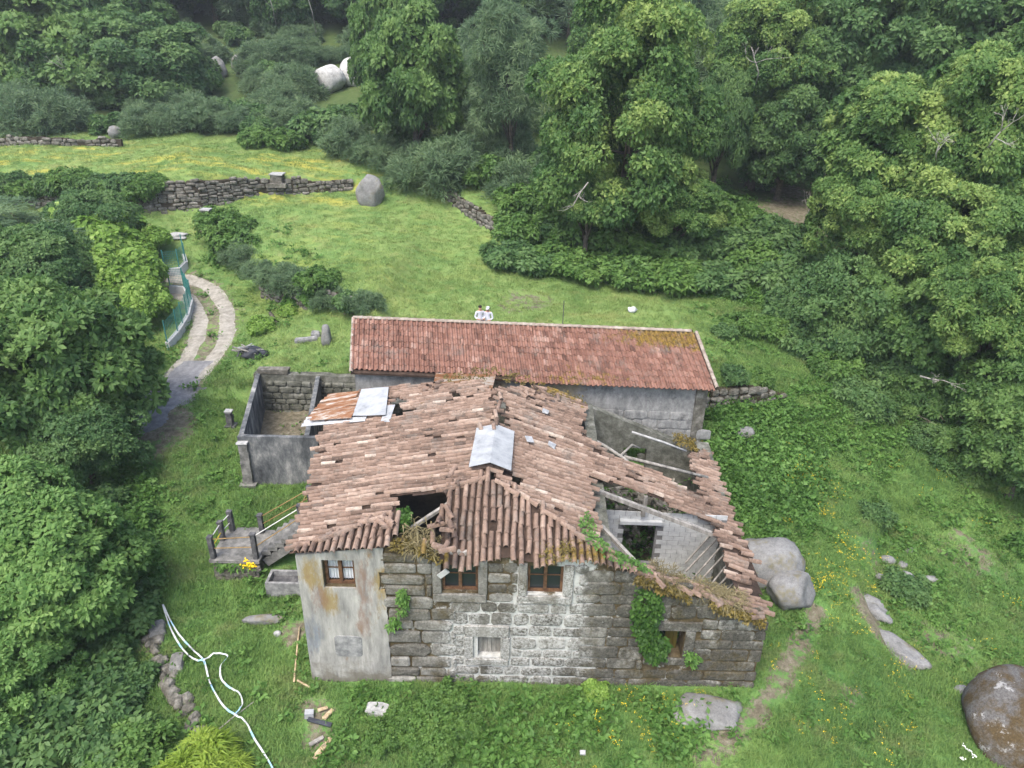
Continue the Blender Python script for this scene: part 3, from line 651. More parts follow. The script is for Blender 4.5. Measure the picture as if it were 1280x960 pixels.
# other walls
def wtop_right(s_): return 2.95 + .05 * nz(s_, 5)
rw = wall_obj('side_wall', 'stone_inside', house, (7.87, 17.1), (8.55, 27.0), .55, -.5, wtop_right)
lw = wall_obj('side_wall', 'stone_rubble', house, (-6.75, 26.2), (-6.1, 17.1), .5, -.5, lambda s_: 4.75 + .02 * s_)
bk = wall_obj('back_wall', 'stone_inside', house, (8.5, 27.05), (-6.3, 27.5), .0001 + .35, -.2, lambda s_: (zR(8.5 - s_) - .25) if 8.5 - s_ > 2.9 else 4.4, [(2.6, 3.6, .3, 2.7)])
pw = wall_obj('partition_wall', 'stone_inside', house, (3.0, 27.0), (2.75, 17.1), .4, -.3, lambda s_: 4.7 + .1 * nz(s_, 1), [(1.2, 2.3, .3, 2.5), (4.5, 5.6, .3, 2.4)])
# rubble stones on the inner faces seen through the holes
def rubble_face(parent, p0, p1, nrm, z0, ztf, mat, hs=(.25, .42), ws=(.35, .8), d_=.07, skip=()):
    p0, p1 = Vector((*p0, 0)), Vector((*p1, 0)); L = (p1 - p0).length; d = (p1 - p0) / L; rot = Matrix((d, -Vector(nrm), Vector((0, 0, 1)))).transposed(); b = B(); z = z0
    while z < 6:
        h = R.uniform(*hs); s_ = R.uniform(-.3, 0)
        while s_ < L:
            w_ = R.uniform(*ws); c = s_ + w_ / 2; s_ += w_
            if c < .1 or c > L - .1 or z + h * .8 > ztf(c) or any(a < c < b2 and c0 < z + h / 2 < c1 for a, b2, c0, c1 in skip): continue
            V, F = stone_mesh(w_ * .95, h * .93, d_ * R.uniform(.7, 1.4), R.randint(0, 99999), n=8); q = p0 + d * c + Vector((0, 0, z + h / 2))
            b.add([rot @ Vector(v) + q for v in V], F, R.random())
        z += h
    o = b.obj('rubble_facing', mat, parent); o['kind'] = 'stuff'; return o
rubble_face(bk, (2.9, 27.03), (8.4, 27.03), (0, -1, 0), .2, lambda c: zR(2.9 + c) - .3, 'stone_inside', skip=[(2.0, 3.0, .3, 2.7)])
rubble_face(rw, (7.88, 17.2), (8.3, 27.0), (-1, .05, 0), .2, lambda c: 2.85, 'stone_inside')
# interior floor
fl = B().box((.9, 21.8, .30), (13.6, 9.6, .1)); fl.obj('floor', 'earth_dark', house)
# cinder block wall, block by block
def zc_top(x): return 3.42
cw = wall_obj('block_wall', 'cinder_joint', house, (3.16, 21.15), (7.75, 20.95), .14, .2, lambda s_: 3.40, [(.98, 2.14, 1.2, 3.02)])
cO = OFF[cw.name]; bmesh_block = mesh_py('block', *(lambda b: (b.V, b.F))(B().box((0, 0, 0), (.385, .03, .183))), False, .5)
for r_ in range(16):
    z = .4 + .2 * r_
    for k in range(13):
        s_ = .2 + .4 * k - (.2 if r_ % 2 else 0)
        if s_ > 4.5 or s_ < .1 or (.98 - .16 < s_ < 2.14 + .16 and 1.1 < z < 3.08): continue
        o = link('block', bmesh_block, 'cinder', cw); o.location = Vector((3.16 + s_, 21.15 - .0436 * s_ - .008 + R.uniform(-.004, .004), z)) - cO; o.rotation_euler = (0, 0, -.0436)
B().box((4.72, 21.0, 3.10), (1.5, .2, .13)).obj('door_lintel', 'cinder', cw)
# timber
tb = [((4.75, 20.95, 3.4), (4.78, 20.95, 4.25), .13), ((2.9, 20.35, 4.85), (7.9, 20.1, 2.98), .14), ((2.9, 21.9, 4.85), (7.9, 21.5, 2.98), .14),
      ((2.9, 18.4, 4.85), (4.4, 17.0, 3.9), .12), ((-2.9, 17.4, 5.35), (-1.4, 18.3, 6.0), .1), ((-3.2, 16.7, 5.15), (-1.2, 16.7, 5.05), .12)]
for a, b_, r_ in tb: B().bar(a, b_, r_, r_).obj('roof_beam', 'wood_grey', house)
for k in range(9):
    y = 17.4 + .45 * k; B().bar((7.5, y, 3.0), (6.3 + .2 * R.random(), y - .5, 1.7), .05, .05).obj('fallen_lath', 'wood_grey', house)
B().tube([atZ(728, 543, 4.6), atZ(755, 557, 4.5), atZ(780, 573, 4.2), atZ(798, 588, 4.0)], [.07, .07, .06, .05]).obj('fallen_beam', 'wood_grey', house, True)
B().tube([atZ(780, 571, 4.1), atZ(830, 583, 3.7), atZ(885, 597, 3.2)], [.07, .06, .06]).obj('fallen_beam', 'wood_grey', house, True)
B().tube([atZ(775, 570, 3.7), atZ(790, 556, 3.4), atZ(800, 560, 3.2)], [.05, .05, .03]).obj('fallen_beam', 'wood_grey', house, True)
B().tube([atZ(790, 540, 4.0), atZ(830, 553, 3.6), atZ(858, 564, 3.2)], [.05, .05, .04]).obj('wall_ledge', 'lime', house, True)

# ------------------------------------------------------------------ roof tiles
def canal_template(seed, L=.50, w0=.165, w1=.148, h=.115, n=6, th=.016):
    r = random.Random(seed); V = []
    for (y, w_, hh, o) in ((-L / 2, w1, h * .85, 0), (L / 2, w0, h, 0), (L / 2, w0 - 2 * th, h - th, 0)):
        for k in range(n + 1):
            a = pi * k / n; V.append((-cos(a) * w_ / 2 + r.uniform(-.004, .004), y + r.uniform(-.012, .012) * (k > 0), sin(a) * hh))
    F = []; m = n + 1
    F += [(k, k + 1, m + k + 1, m + k)[::-1] for k in range(n)] + [(m + k, m + k + 1, 2 * m + k + 1, 2 * m + k)[::-1] for k in range(n)]
    return V, F
def lusa_template(seed, L=.39, w_=.222, h=.085):
    pr = [(-.111, .0), (-.06, -.004), (-.02, 0.)] + [(.045 - .065 * cos(pi * k / 5), h * sin(pi * k / 5) + .004) for k in range(1, 5)] + [(.111, .0)]
    V = [(x, -L / 2, z) for x, z in pr] + [(x, L / 2, z + .006) for x, z in pr] + [(x, L / 2, z - .028) for x, z in pr]; m = len(pr)
    F = [(k, k + 1, m + k + 1, m + k)[::-1] for k in range(m - 1)] + [(m + k, m + k + 1, 2 * m + k + 1, 2 * m + k)[::-1] for k in range(m - 1)]
    return V, F
NV = 14
def tile_mat4(p, down, nrm, yaw=0., tilt=.06, roll=0.):
    y = Vector(down).normalized(); z = Vector(nrm); z = (z - y * z.dot(y)).normalized(); x = y.cross(z)
    m = Matrix((x, y, z)).transposed() @ Matrix.Rotation(yaw, 3, 'Z') @ Matrix.Rotation(tilt, 3, 'X') @ Matrix.Rotation(roll, 3, 'Y')
    m = m.to_4x4(); m.translation = Vector(p); return m
def lay_tiles(mats, template, mat, parent, tintf):
    """the 300 nearest tiles are parts, the rest one joined part"""
    meshes = []
    for v in range(NV):
        V, F = template(v); meshes.append(mesh_py('roof_tile', V, F, False, .08 + .86 * v / (NV - 1)))
    c = Vector((0, 0, CAMH)); mats = sorted(mats, key=lambda m: (m.translation - c).length); O = Matrix.Translation(-OFF[parent.name]); rest = B()
    for i, m in enumerate(mats):
        v = min(NV - 1, max(0, int(NV * tintf(m.translation))))
        if i < 300:
            o = link('roof_tile', meshes[v], mat, parent); o.matrix_local = O @ m
        else:
            V, F = template(v); rest.add([m @ Vector(q) for q in V], F, min(1, max(0, .08 + .86 * v / (NV - 1))))
    if rest.V: rest.obj('roof_tiles', mat, parent, False)['kind'] = 'stuff'
def tint_house(p): return .50 + .20 * nz(p.x * .35, p.y * .35, 3) + .42 * nz(p.x * .5, p.y * 5.3, 8) * (p.y > 17.6) + R.gauss(0, .06) + (.35 * R.random() if R.random() < .08 else 0) - (.3 * R.random() if R.random() < .10 else 0)

HOLES = [[(490, 621), (552, 615), (562, 624), (545, 652), (536, 674), (508, 674), (497, 650)], [(490, 497), (514, 500), (502, 508), (518, 514), (500, 521), (486, 522)],
         [(632, 594), (655, 598), (648, 606), (633, 602)], [(622, 500), (630, 502), (634, 533), (624, 533)], [(566, 490), (577, 492), (574, 499), (566, 497)]]
def hole(x, y, z):
    px, py = proj(x, y, z); return any(bool(inpoly(px, py, h)) for h in HOLES)
MAIN_R = [(611, 594), (618, 520), (626, 486), (690, 486), (728, 504), (724, 540), (738, 570), (737, 597), (742, 620), (738, 640), (750, 668), (747, 684), (800, 712), (790, 712), (700, 655)]
STRIP = [(722, 535), (765, 573), (815, 590), (852, 610), (885, 618), (922, 657), (895, 657), (842, 635), (815, 620), (790, 612), (735, 597)]
WSTRIP = [(880, 558), (892, 580), (905, 617), (920, 657), (940, 692), (952, 737), (958, 768), (930, 765), (912, 720), (897, 667), (880, 617), (872, 605), (860, 575)]
FSTRIP = [(778, 697), (870, 733), (945, 752), (958, 770), (930, 768), (880, 750), (800, 722)]
LEFT = [(366, 690), (384, 620), (402, 538), (440, 500), (452, 488), (520, 482), (600, 477), (622, 486), (620, 520), (611, 600), (555, 620), (497, 642)]
AP = Vector((-.63, 18.58, RZ))
def zridge(y): return -.07 * sin((y - 18.6) / 6 * pi) if y > 18.6 else 0
def sag(x, y): return .07 * nz(x * .45, y * .45, 1.) + .03 * nz(x * 1.4, y * 1.4, 5.)
tiles = []; deck = []
def hipL(x): return 16.35 + (AP.y - 16.35) * (x + 6.4) / (RX + 6.4)
def hipR(x): return 16.35 + (AP.y - 16.35) * (3.75 - x) / (3.75 - RX)
def eave_z(x):
    return float(np.interp(x, EAVE_X, EAVE_Z))
def zF(x, y):
    if x < RX: yh, zh = hipL(x), zL(x)
    else: yh, zh = hipR(x), zR(x)
    k = (y - 16.35) / max(.15, yh - 16.35); return eave_z(x) + (zh - eave_z(x)) * min(1.2, k)
COLW, EXP = .215, .40
# right slope
for j in range(int((27 - 15.8) / COLW)):
    yb = 15.8 + j * COLW; off = R.uniform(0, EXP)
    for i in range(26):
        s_ = off + i * EXP; x = RX + .1 + s_ * .93; y = yb + .14 * nz(x * .35, yb * .3, 2.) + .03 * nz(x * 1.7, j * 1.3) - .05 * max(0, x - 3)
        z = zR(x) + sag(x, y) + zridge(y) * max(0, 1 - (x - RX) / 3); px, py = proj(x, y, z)
        inside = inpoly(px, py, MAIN_R) and (y > hipR(x) + .05) or inpoly(px, py, STRIP) or inpoly(px, py, WSTRIP) or (inpoly(px, py, FSTRIP) and R.random() < .45)
        if not inside or hole(x, y, z): continue
        edge = x > 2.6
        if R.random() < (.03 if not edge else .10) or (x > 6.4 and y < 20 and R.random() < .12): continue
        tiles.append(tile_mat4((x, y, z + .03), (1, .0, -.395), (.395, 0, 1), R.gauss(0, .035 if not edge else .09), .05 + R.gauss(0, .015), R.gauss(0, .04)))
# left slope
for j in range(int((27 - 15.6) / COLW)):
    yb = 15.6 + j * COLW; off = R.uniform(0, EXP)
    for i in range(20):
        s_ = off + i * EXP; x = RX - .1 - s_ * .97; y = yb + .16 * nz(x * .35, yb * .3, 7.) + .03 * nz(x * 1.7, j * 1.3, 4.)
        z = zL(x) + sag(x, y) + zridge(y) * max(0, 1 - (RX - x) / 3); px, py = proj(x, y, z)
        if not inpoly(px, py, LEFT) or y < hipL(x) + .05 or hole(x, y, z) or R.random() < .035: continue
        tiles.append(tile_mat4((x, y, z + .03), (-1, 0, -.235), (-.235, 0, 1), R.gauss(0, .035), .05 + R.gauss(0, .015), R.gauss(0, .04)))
# front hip
for j in range(int((3.9 + 6.6) / COLW)):
    xb = -6.5 + j * COLW; n = 0; off = R.uniform(0, .12) + (.1 if xb < -3 else 0)
    for i in range(9):
        y = 16.40 + off + i * EXP * .88; fan = (xb - RX) * .0; x = xb + .05 * nz(xb * 2, y) + .02 * nz(y * 2, j)
        yh = hipL(x) if x < RX else hipR(x)
        if y > yh + .12: break
        z = zF(x, y) + .5 * sag(x, y); px, py = proj(x, y, z)
        if hole(x, y, z) or R.random() < .03 or x < -6.3: continue
        if -3.4 < x < -1.95 and y < 17.3 and R.random() < .8: continue
        dz = zF(x, y + .2) - zF(x, y); tiles.append(tile_mat4((x, y, z + .04), (.0, -.2, -dz), (0, -dz, .2), R.gauss(0, .035), .05 + R.gauss(0, .015), R.gauss(0, .04)))
# tiles along the hips and the wall edges, and slipped ones
def hipline(a, b_, lift=.10, every=.33, jit=.05, skip=.1):
    a, b_ = Vector(a), Vector(b_); n = int((b_ - a).length / every)
    for k in range(n):
        p = a + (b_ - a) * (k + .5) / n
        if hole(*p) or R.random() < skip: continue
        tiles.append(tile_mat4(p + Vector((R.gauss(0, jit), R.gauss(0, jit), lift)), b_ - a, (0, 0, 1), R.gauss(0, .12), .06, R.gauss(0, .1)))
hipline(AP, (3.6, 16.4, zR(3.6))); hipline(AP, (-6.3, 16.4, 5.05), skip=.3)
hipline((RX, 21.4, RZ), (-.45, 24.6, 6.3), skip=.35)
for k in range(46):     # loose and broken tiles on the slope and against the barn wall
    px, py = R.choice([(R.uniform(470, 625), R.uniform(478, 492)), (R.uniform(630, 730), R.uniform(484, 500)), (R.uniform(560, 640), R.uniform(590, 625)), (R.uniform(470, 520), R.uniform(640, 668)), (R.uniform(545, 565), R.uniform(640, 690)), (R.uniform(600, 640), R.uniform(500, 540))])
    x, y, z = atZ(px, py, 5.9)
    for _ in range(4):
        zz = (zR(x) if x > RX else zL(x)); 
        if y < 18.4: zz = min(zz, zF(x, y))
        x, y, z = atZ(px, py, zz + .08)
    if hole(x, y, z): continue
    tiles.append(tile_mat4((x, y, z + .02), (R.uniform(-1, 1), R.uniform(-1, 1), -.2), (R.uniform(-.2, .2), R.uniform(-.2, .2), 1), 0, R.uniform(0, .2)))
for k in range(22):
    x = 4 + 3.8 * R.random(); tiles.append(tile_mat4((x, 16.5 + R.uniform(-.25, .3), ftop(x) + .09), (R.uniform(.3, 1), R.uniform(-1, .3), -.3), (.35, 0, 1), 0, R.uniform(0, .15)))
roof = B()
def deck_grid(x0, x1, y0, y1, zf, test, st=.14):
    xs_ = np.arange(x0, x1, st); ys_ = np.arange(y0, y1, st); vid_ = {}
    for i in range(len(xs_) - 1):
        for j in range(len(ys_) - 1):
            cx_, cy_ = xs_[i] + st / 2, ys_[j] + st / 2; z = zf(cx_, cy_)
            if not test(cx_, cy_, z) or hole(cx_, cy_, z): continue
            q = []
            for a, b_ in ((0, 0), (1, 0), (1, 1), (0, 1)):
                k = (i + a, j + b_)
                if k not in vid_: vid_[k] = len(roof.V); X_, Y_ = xs_[k[0]], ys_[k[1]]; roof.V.append((X_, Y_, zf(X_, Y_) - .005)); roof.T.append(.5)
                q.append(vid_[k])
            roof.F.append(tuple(q))
def shrink(poly, k=.97):
    c = np.mean(poly, 0); return [tuple(c + (np.array(p) - c) * k) for p in poly]
mr_, st_, ws_ = shrink(MAIN_R, .96), shrink(STRIP, .94), shrink(WSTRIP, .95); lf_ = shrink(LEFT, .975)
deck_grid(RX, 8.6, 16.1, 27, lambda x, y: zR(x) + sag(x, y) + zridge(y) * max(0, 1 - (x - RX) / 3), lambda x, y, z: (lambda p: (inpoly(*p, mr_) and y > hipR(x)) or inpoly(*p, st_) or inpoly(*p, ws_))(proj(x, y, z)))
deck_grid(-7.6, RX + .1, 16.1, 27, lambda x, y: zL(x) + sag(x, y) + zridge(y) * max(0, 1 - (RX - x) / 3), lambda x, y, z: bool(inpoly(*proj(x, y, z), lf_)) and y > hipL(x))
deck_grid(-6.3, 3.8, 16.4, 18.6, lambda x, y: zF(x, y) + .5 * sag(x, y), lambda x, y, z: y < (hipL(x) if x < RX else hipR(x)) + .1 and not (-3.3 < x < -1.9 and y < 17.4))
rf = roof.obj('roof', 'roof_deck', house)
lay_tiles(tiles, canal_template, 'tile_old', rf, tint_house)

# ------------------------------------------------------------------ sheets on the roof
def sheet(name, corners, lift, mat, label, cat, corr=0, thick=.012, sub=12, group=None, surf=None):
    """corners in order; corr = corrugations across the first edge"""
    c = [Vector(p) for p in corners]; n = (c[1] - c[0]).cross(c[3] - c[0]).normalized()
    if n.z < 0: n = -n
    nu = max(1, corr * 4 if corr else sub); nv = 4; V = []; F = []
    for side in (0, 1):
        for j in range(nv + 1):
            for i in range(nu + 1):
                u, v = i / nu, j / nv; p = (c[0] * (1 - u) + c[1] * u) * (1 - v) + (c[3] * (1 - u) + c[2] * u) * v
                V.append(p + n * (lift + (.025 * sin(i * pi / 2) if corr else 0) + .02 * nz(p.x, p.y * 2, lift * 9) - side * thick))
    m = (nu + 1) * (nv + 1); q = lambda i, j: j * (nu + 1) + i
    for j in range(nv):
        for i in range(nu):
            f = (q(i, j), q(i + 1, j), q(i + 1, j + 1), q(i, j + 1)); F += [f, tuple(m + k for k in f[::-1])]
    for i in range(nu): F += [(q(i, 0), q(i + 1, 0), m + q(i + 1, 0), m + q(i, 0)), (q(i, nv), m + q(i, nv), m + q(i + 1, nv), q(i + 1, nv))]
    for j in range(nv): F += [(q(0, j), m + q(0, j), m + q(0, j + 1), q(0, j + 1)), (q(nu, j), q(nu, j + 1), m + q(nu, j + 1), m + q(nu, j))]
    return tag(B().add(V, F).obj(name, mat, None, False, sum(c, Vector()) / 4), label, cat, group)
def onL(px, py, l=0.):
    p = atZ(px, py, 5.5)
    for _ in range(6): p = atZ(px, py, zL(p[0]) + l)
    return p
def onRt(px, py, l=0.):
    p = atZ(px, py, 5.5)
    for _ in range(6): p = atZ(px, py, zR(p[0]) + l)
    return p
sheet('roof_sheet', [onL(441, 520, .2), onL(482, 519, .2), onL(486, 484, .2), onL(452, 487, .2)], .02, 'tin_white', 'large white metal sheet lying on the back corner of the tiled roof', 'metal sheet')
sheet('roof_sheet', [onL(476, 527, .12), onL(487, 528, .12), onL(494, 506, .12), onL(483, 507, .12)], .02, 'tin_white', 'small white metal strip beside the large white roof sheet', 'metal sheet', sub=4)
RS = [((376, 534), (456, 527), (460, 519), (384, 522), 'tin_grey'), ((384, 525), (449, 516), (452, 508), (394, 512), 'tin_rust'), ((393, 515), (446, 508), (450, 499), (402, 503), 'tin_rust'), ((400, 506), (446, 499), (450, 491), (412, 495), 'tin_rust'), ((388, 529), (440, 526), (444, 518), (394, 521), 'tin_rust')]
RL = ['grey streaked roof sheet at the lower edge of the rusty patch', 'orange rusty roof sheet overlapping the grey streaked one', 'rusty corrugated roof sheet in the middle of the patch', 'topmost rusty roof sheet next to the open shed', 'short rusty sheet lying across the grey streaked one']
for k, (a, b_, c_, d_, mt) in enumerate(RS): sheet('roof_sheet', [onL(*d_, .10), onL(*a, .10), onL(*b_, .10), onL(*c_, .10)], .03 + .025 * k, mt, RL[k], 'metal sheet', corr=3)
def ridge_sheet(y0, y1, lift, label):
    V = []; hw = .66; lift += .08
    for y, l in ((y0, lift), (y1, lift - .03)):
        xr = RX + .03 * (y - 18.6)
        for s_, dx in ((0, -hw), (0, -hw / 2), (0, 0), (0, hw / 2), (0, hw)):
            x = xr + dx; V.append((x, y, RZ + zridge(y) + l + .14 - abs(dx) * (.28 if dx < 0 else .42)))
    V += [(x, y, z - .015) for x, y, z in V]
    F = [(k, k + 1, k + 6, k + 5) for k in range(4)] + [(10 + k + 1, 10 + k, 15 + k, 16 + k) for k in range(4)] + [(k + 1, k, 10 + k, 11 + k) for k in range(4)] + [(5 + k, 6 + k, 16 + k, 15 + k) for k in range(4)] + [(0, 5, 15, 10), (9, 4, 14, 19)]
    tag(B().add(V, F).obj('ridge_sheet', 'tin_white', None, False, (RX, (y0 + y1) / 2, RZ)), label, 'metal sheet', 'white ridge sheets')
ridge_sheet(18.95, 20.0, .14, 'white bent ridge sheet above the front hip of the roof')
ridge_sheet(19.8, 20.75, .085, 'middle white bent ridge sheet, overlapped by one at the front hip')
ridge_sheet(20.45, 21.75, .03, 'white bent ridge sheet at the broken gap in the ridge')
p = atY(554, 717, 16.36); tag(B().box(p, (.36, .03, .17), Matrix.Rotation(-.75, 3, 'Y')).obj('fallen_slab', 'white_paint', None, False, p), 'white slipped slab hanging under the eave above the dark window', 'slab')
for px, py, l in ((690, 556, 'pale square tile fragment lying on the right roof slope'), (662, 549, 'white flake of tile by the white ridge sheets'), (682, 514, 'grey slab fragment on the roof near the barn wall')):
    p = onRt(px, py, .16); tag(B().box(p, (.32, .26, .03), Matrix.Rotation(.4, 3, 'Y') @ Matrix.Rotation(R.uniform(0, 2), 3, 'Z'), jit=.03).obj('tile_fragment', 'tin_grey', None, False, p), l, 'fragment')

# ------------------------------------------------------------------ barn
barn = thing('barn', 'long stone barn with red tiled roof behind the ruined farmhouse', 'barn', (.5, 29, 2.5))
bL, bR_ = Vector((-7.46, 31.3, 6.63)), Vector((8.38, 30.75, 6.57)); bu = (bR_ - bL); bLen = bu.length; bu /= bLen; bv = Vector((.14, -.99, 0))
BK = .45
def bpt(u, v, dz=0.): return bL + bu * u + bv * v + Vector((0, 0, -BK * abs(v) + dz))
f0, f1, b0, b1 = bpt(.15, 2.75), bpt(bLen - .25, 2.75), bpt(.15, -2.6), bpt(bLen - .25, -2.6)
def xyof(p): return (p.x, p.y)
wall_obj('front_wall', 'barn_render', barn, xyof(f0), xyof(f1), .5, .2, lambda s_: 5.28 - .01 * s_)
wall_obj('back_wall', 'stone_rubble', barn, xyof(b1), xyof(b0), .5, 1.5, lambda s_: 5.3)
for a, c, nm in ((b0, f0, 0), (f1, b1, 0)):
    L = (a - c).length; zt = lambda s_, L=L: 5.3 + 1.2 * (1 - abs(s_ / L * 2 - 1)); wall_obj('gable_wall', 'stone_rubble', barn, xyof(a), xyof(c), .5, .5, zt)
q0 = f0 + (f1 - f0) * .56
rubble_face(barn, (q0.x + .2, q0.y - .06), (f1.x - .05, f1.y - .01), (0, -1, 0), 1.2, lambda c: 4.05, 'barn_render', d_=.025, ws=(.4, 1.2), hs=(.3, .55))
br = B()
for a, c in (((0, 0), (bLen, 3.0)), ((0, 0), (bLen, -3.0))):
    V = [bpt(0, 0, -.03), bpt(bLen, 0, -.03), bpt(bLen, c[1], -.03), bpt(0, c[1], -.03)]; V += [v - Vector((0, 0, .09)) for v in V]
    br.add(V, [(0, 1, 2, 3), (7, 6, 5, 4), (0, 4, 5, 1), (1, 5, 6, 2), (2, 6, 7, 3), (3, 7, 4, 0)])
bro = br.obj('roof', 'roof_deck', barn)
bt = []; cw_ = .2245; sl_ = Vector((bv.x, bv.y, -BK)); sl_.normalize(); nb = bu.cross(Vector((bv.x, bv.y, -BK))).normalized(); nb = nb if nb.z > 0 else -nb
for i in range(int(bLen / cw_)):
    u = .1 + i * cw_; rows = 9 if u < 7.25 else 10
    for j in range(rows):
        v = .17 + j * .318
        if R.random() < .004: continue
        bt.append(tile_mat4(bpt(u + R.gauss(0, .006), v + R.gauss(0, .008), .012 + .03 * nz(u * .3, v)), (bv.x, bv.y, -BK), nb, R.gauss(0, .02), .055 + R.gauss(0, .015)))
    for j in range(9): bt.append(tile_mat4(bpt(u, -.17 - j * .318, .012), (-bv.x, -bv.y, -BK), (nb.x, -nb.y, nb.z), 0, .035))
lay_tiles(bt, lusa_template, 'tile_barn', bro, lambda p: .5 + .15 * nz(p.x * .4, p.y * .6, 2) + R.gauss(0, .17))
rc = B()
for k in range(int(bLen / .42)):
    m = tile_mat4(bpt(.25 + k * .42, 0, .045), bu, (0, 0, 1), R.gauss(0, .02), .03); V, F = canal_template(k, .47, .23, .2, .09); B().add([m @ Vector(v) for v in V], F, .7).obj('ridge_tile', 'ridge_lime', bro) if False else rc.add([m @ Vector(v) for v in V], F, .9)
simple('ridge_lime', [(.3, (.14, .11, .09)), (.5, (.25, .21, .175)), (.7, (.36, .33, .29))], 3.)
o = rc.obj('ridge_tiles', 'ridge_lime', bro); o['kind'] = 'stuff'
vt = B()
for k in range(8):
    for u in (.02, bLen - .02):
        m = tile_mat4(bpt(u, .2 + k * .38, .04), (bv.x, bv.y, -BK), nb, 0, .03); V, F = canal_template(k, .42, .17, .15, .07); vt.add([m @ Vector(v) for v in V], F, .8)
o = vt.obj('verge_tiles', 'ridge_lime', bro); o['kind'] = 'stuff'
# rusted sheet and junk against the barn wall above the house roof
sheet('rusty_flashing', [atY(540, 486, 27.75), atY(615, 488, 27.75), atY(620, 468, 28.0), atY(545, 466, 28.0)], .03, 'tin_rust', 'long rusty sheet leaning on the barn wall under its eave', 'metal sheet')

# ------------------------------------------------------------------ open shed beside the house
SZ = 3.2
shed = thing('roofless_shed', 'roofless grey rendered shed open to the sky beside the farmhouse', 'shed', (-9.8, 26.1, .8))
wall_obj('front_wall', 'render_grey', shed, (-11.5, 26.1), (-6.9, 26.15), .2, .3, lambda s_: SZ + .03 * nz(s_ * 2, 1), [(3.35, 4.1, 1.9, 2.95)])
wall_obj('side_wall', 'render_grey', shed, (-12.75, 32.3), (-11.5, 26.32), .2, .3, lambda s_: SZ + .02 * nz(s_ * 2, 2))
wall_obj('partition_wall', 'render_grey', shed, (-9.75, 32.2), (-8.75, 26.35), .2, .3, lambda s_: SZ - .05 + .02 * nz(s_ * 2, 3))
bwl = wall_obj('back_wall', 'stone_inside', shed, (-12.9, 32.32), (-7.4, 32.25), .4, .3, lambda s_: SZ - .05 + .08 * nz(s_ * 1.3, 3))
rubble_face(bwl, (-12.6, 32.28), (-7.5, 32.22), (0, -1, 0), .8, lambda c: SZ - .1, 'stone_inside')
B().box((-11.9, 32.5, 3.3), (1.5, .45, .22), jit=.03).obj('coping_slab', 'stone_rubble', shed)
B().box((-7.8, 26.05, 1.88), (.85, .3, .08)).obj('sill', 'concrete', shed)
def pillar(x, y, h, w_, label, mat='step_stone', z=None):
    z = g1(x, y) if z is None else z; o = thing('stone_pillar', label, 'pillar', (x, y, z)); b = B(); n = 5
    for k in range(n): b.box((x + .012 * R.uniform(-1, 1), y + .012 * R.uniform(-1, 1), z + h * (k + .5) / n - .05), (w_ * (1 - .05 * k / n), w_ * (1 - .05 * k / n), h / n + .012), Matrix.Rotation(R.uniform(-.04, .04), 3, 'Z'), jit=.012)
    b.obj('shaft', mat, o); B().box((x, y, z + h - .01), (w_ * 1.15, w_ * 1.15, .08), jit=.015).obj('cap', 'lime', o); B().box((x, y, z), (w_ * 1.7, w_ * 1.6, .24), jit=.04).obj('base', mat, o); return o
p = onG(313, 606); pillar(p[0], p[1], 2.15, .40, 'square granite pillar with pale top in front of the roofless shed')
p = onG(289, 534); pillar(p[0], p[1], .85, .28, 'short dark stone post beside the shed side wall', 'concrete_dark')
p = onG(262, 290); pillar(p[0], p[1], 1.6, .6, 'rough stone gatepost at the end of the leafy bank', 'stone_rubble')
p = onG(348, 232); pillar(p[0], p[1], .8, .9, 'squat stone stub on the edge of the upper terrace', 'stone_rubble')

# ------------------------------------------------------------------ outside stair
PZ = 1.0
st = thing('outside_stair', 'stone outside stair with concrete posts and thin rails by the farmhouse', 'stair', (-9.6, 21.2, .1))
B().box((-10.05, 21.75, .45), (1.7, 1.75, 1.0), jit=.05).obj('landing_base', 'stone_rubble', st)
bs = B()
for k in range(34):
    x, z = R.uniform(-10.8, -9.3), R.uniform(0, .85); V, F = stone_mesh(R.uniform(.2, .45), R.uniform(.15, .28), .08, R.randint(0, 9999)); bs.add([Vector(v) + Vector((x, 20.87, z)) for v in V], F, R.random())
bs.obj('rubble_facing', 'stone_rubble', st)['kind'] = 'stuff'
B().box((-10.05, 21.73, .99), (1.85, 1.85, .12), jit=.015).obj('landing_slab', 'step_stone', st)
for k in range(7):
    x = -9.0 + .27 * k; z = PZ + .19 * (k + 1); B().box((x, 21.85, z - .1), (.36, 1.25, .17), jit=.015).obj('step', 'step_stone', st)
B().add([(-9.2, 21.26, .75), (-7.2, 21.26, 2.2), (-7.2, 21.26, 1.85), (-9.0, 21.26, .45), (-9.2, 22.45, .75), (-7.2, 22.45, 2.2), (-7.2, 22.45, 1.85), (-9.0, 22.45, .45)], [(0, 3, 2, 1), (4, 5, 6, 7), (0, 1, 5, 4), (3, 7, 6, 2), (0, 4, 7, 3), (1, 2, 6, 5)]).obj('flight_slab', 'step_stone', st)
for k in range(4):
    z = PZ - .2 * (k + 1); B().box((-10.2 + .02 * k, 22.78 + .3 * k, z - .0), (1.0, .34, .2), jit=.02).obj('step', 'step_stone', st)
PO = dict(a=(-10.85, 20.95, PZ, .98), b=(-10.9, 22.0, PZ, .85), c=(-10.75, 22.6, PZ, .9), d=(-9.3, 21.0, PZ, 1.1), e=(-9.55, 22.5, PZ, .85), f=(-7.55, 22.55, 2.3, .85), g=(-7.55, 21.3, 2.25, .95))
for k, (x, y, z, h) in PO.items():
    b = B().box((x, y, z + h / 2), (.17, .17, h), jit=.012); b.box((x, y, z + h + .03), (.20, .20, .07), jit=.01); b.obj('post', 'concrete_dark', st)
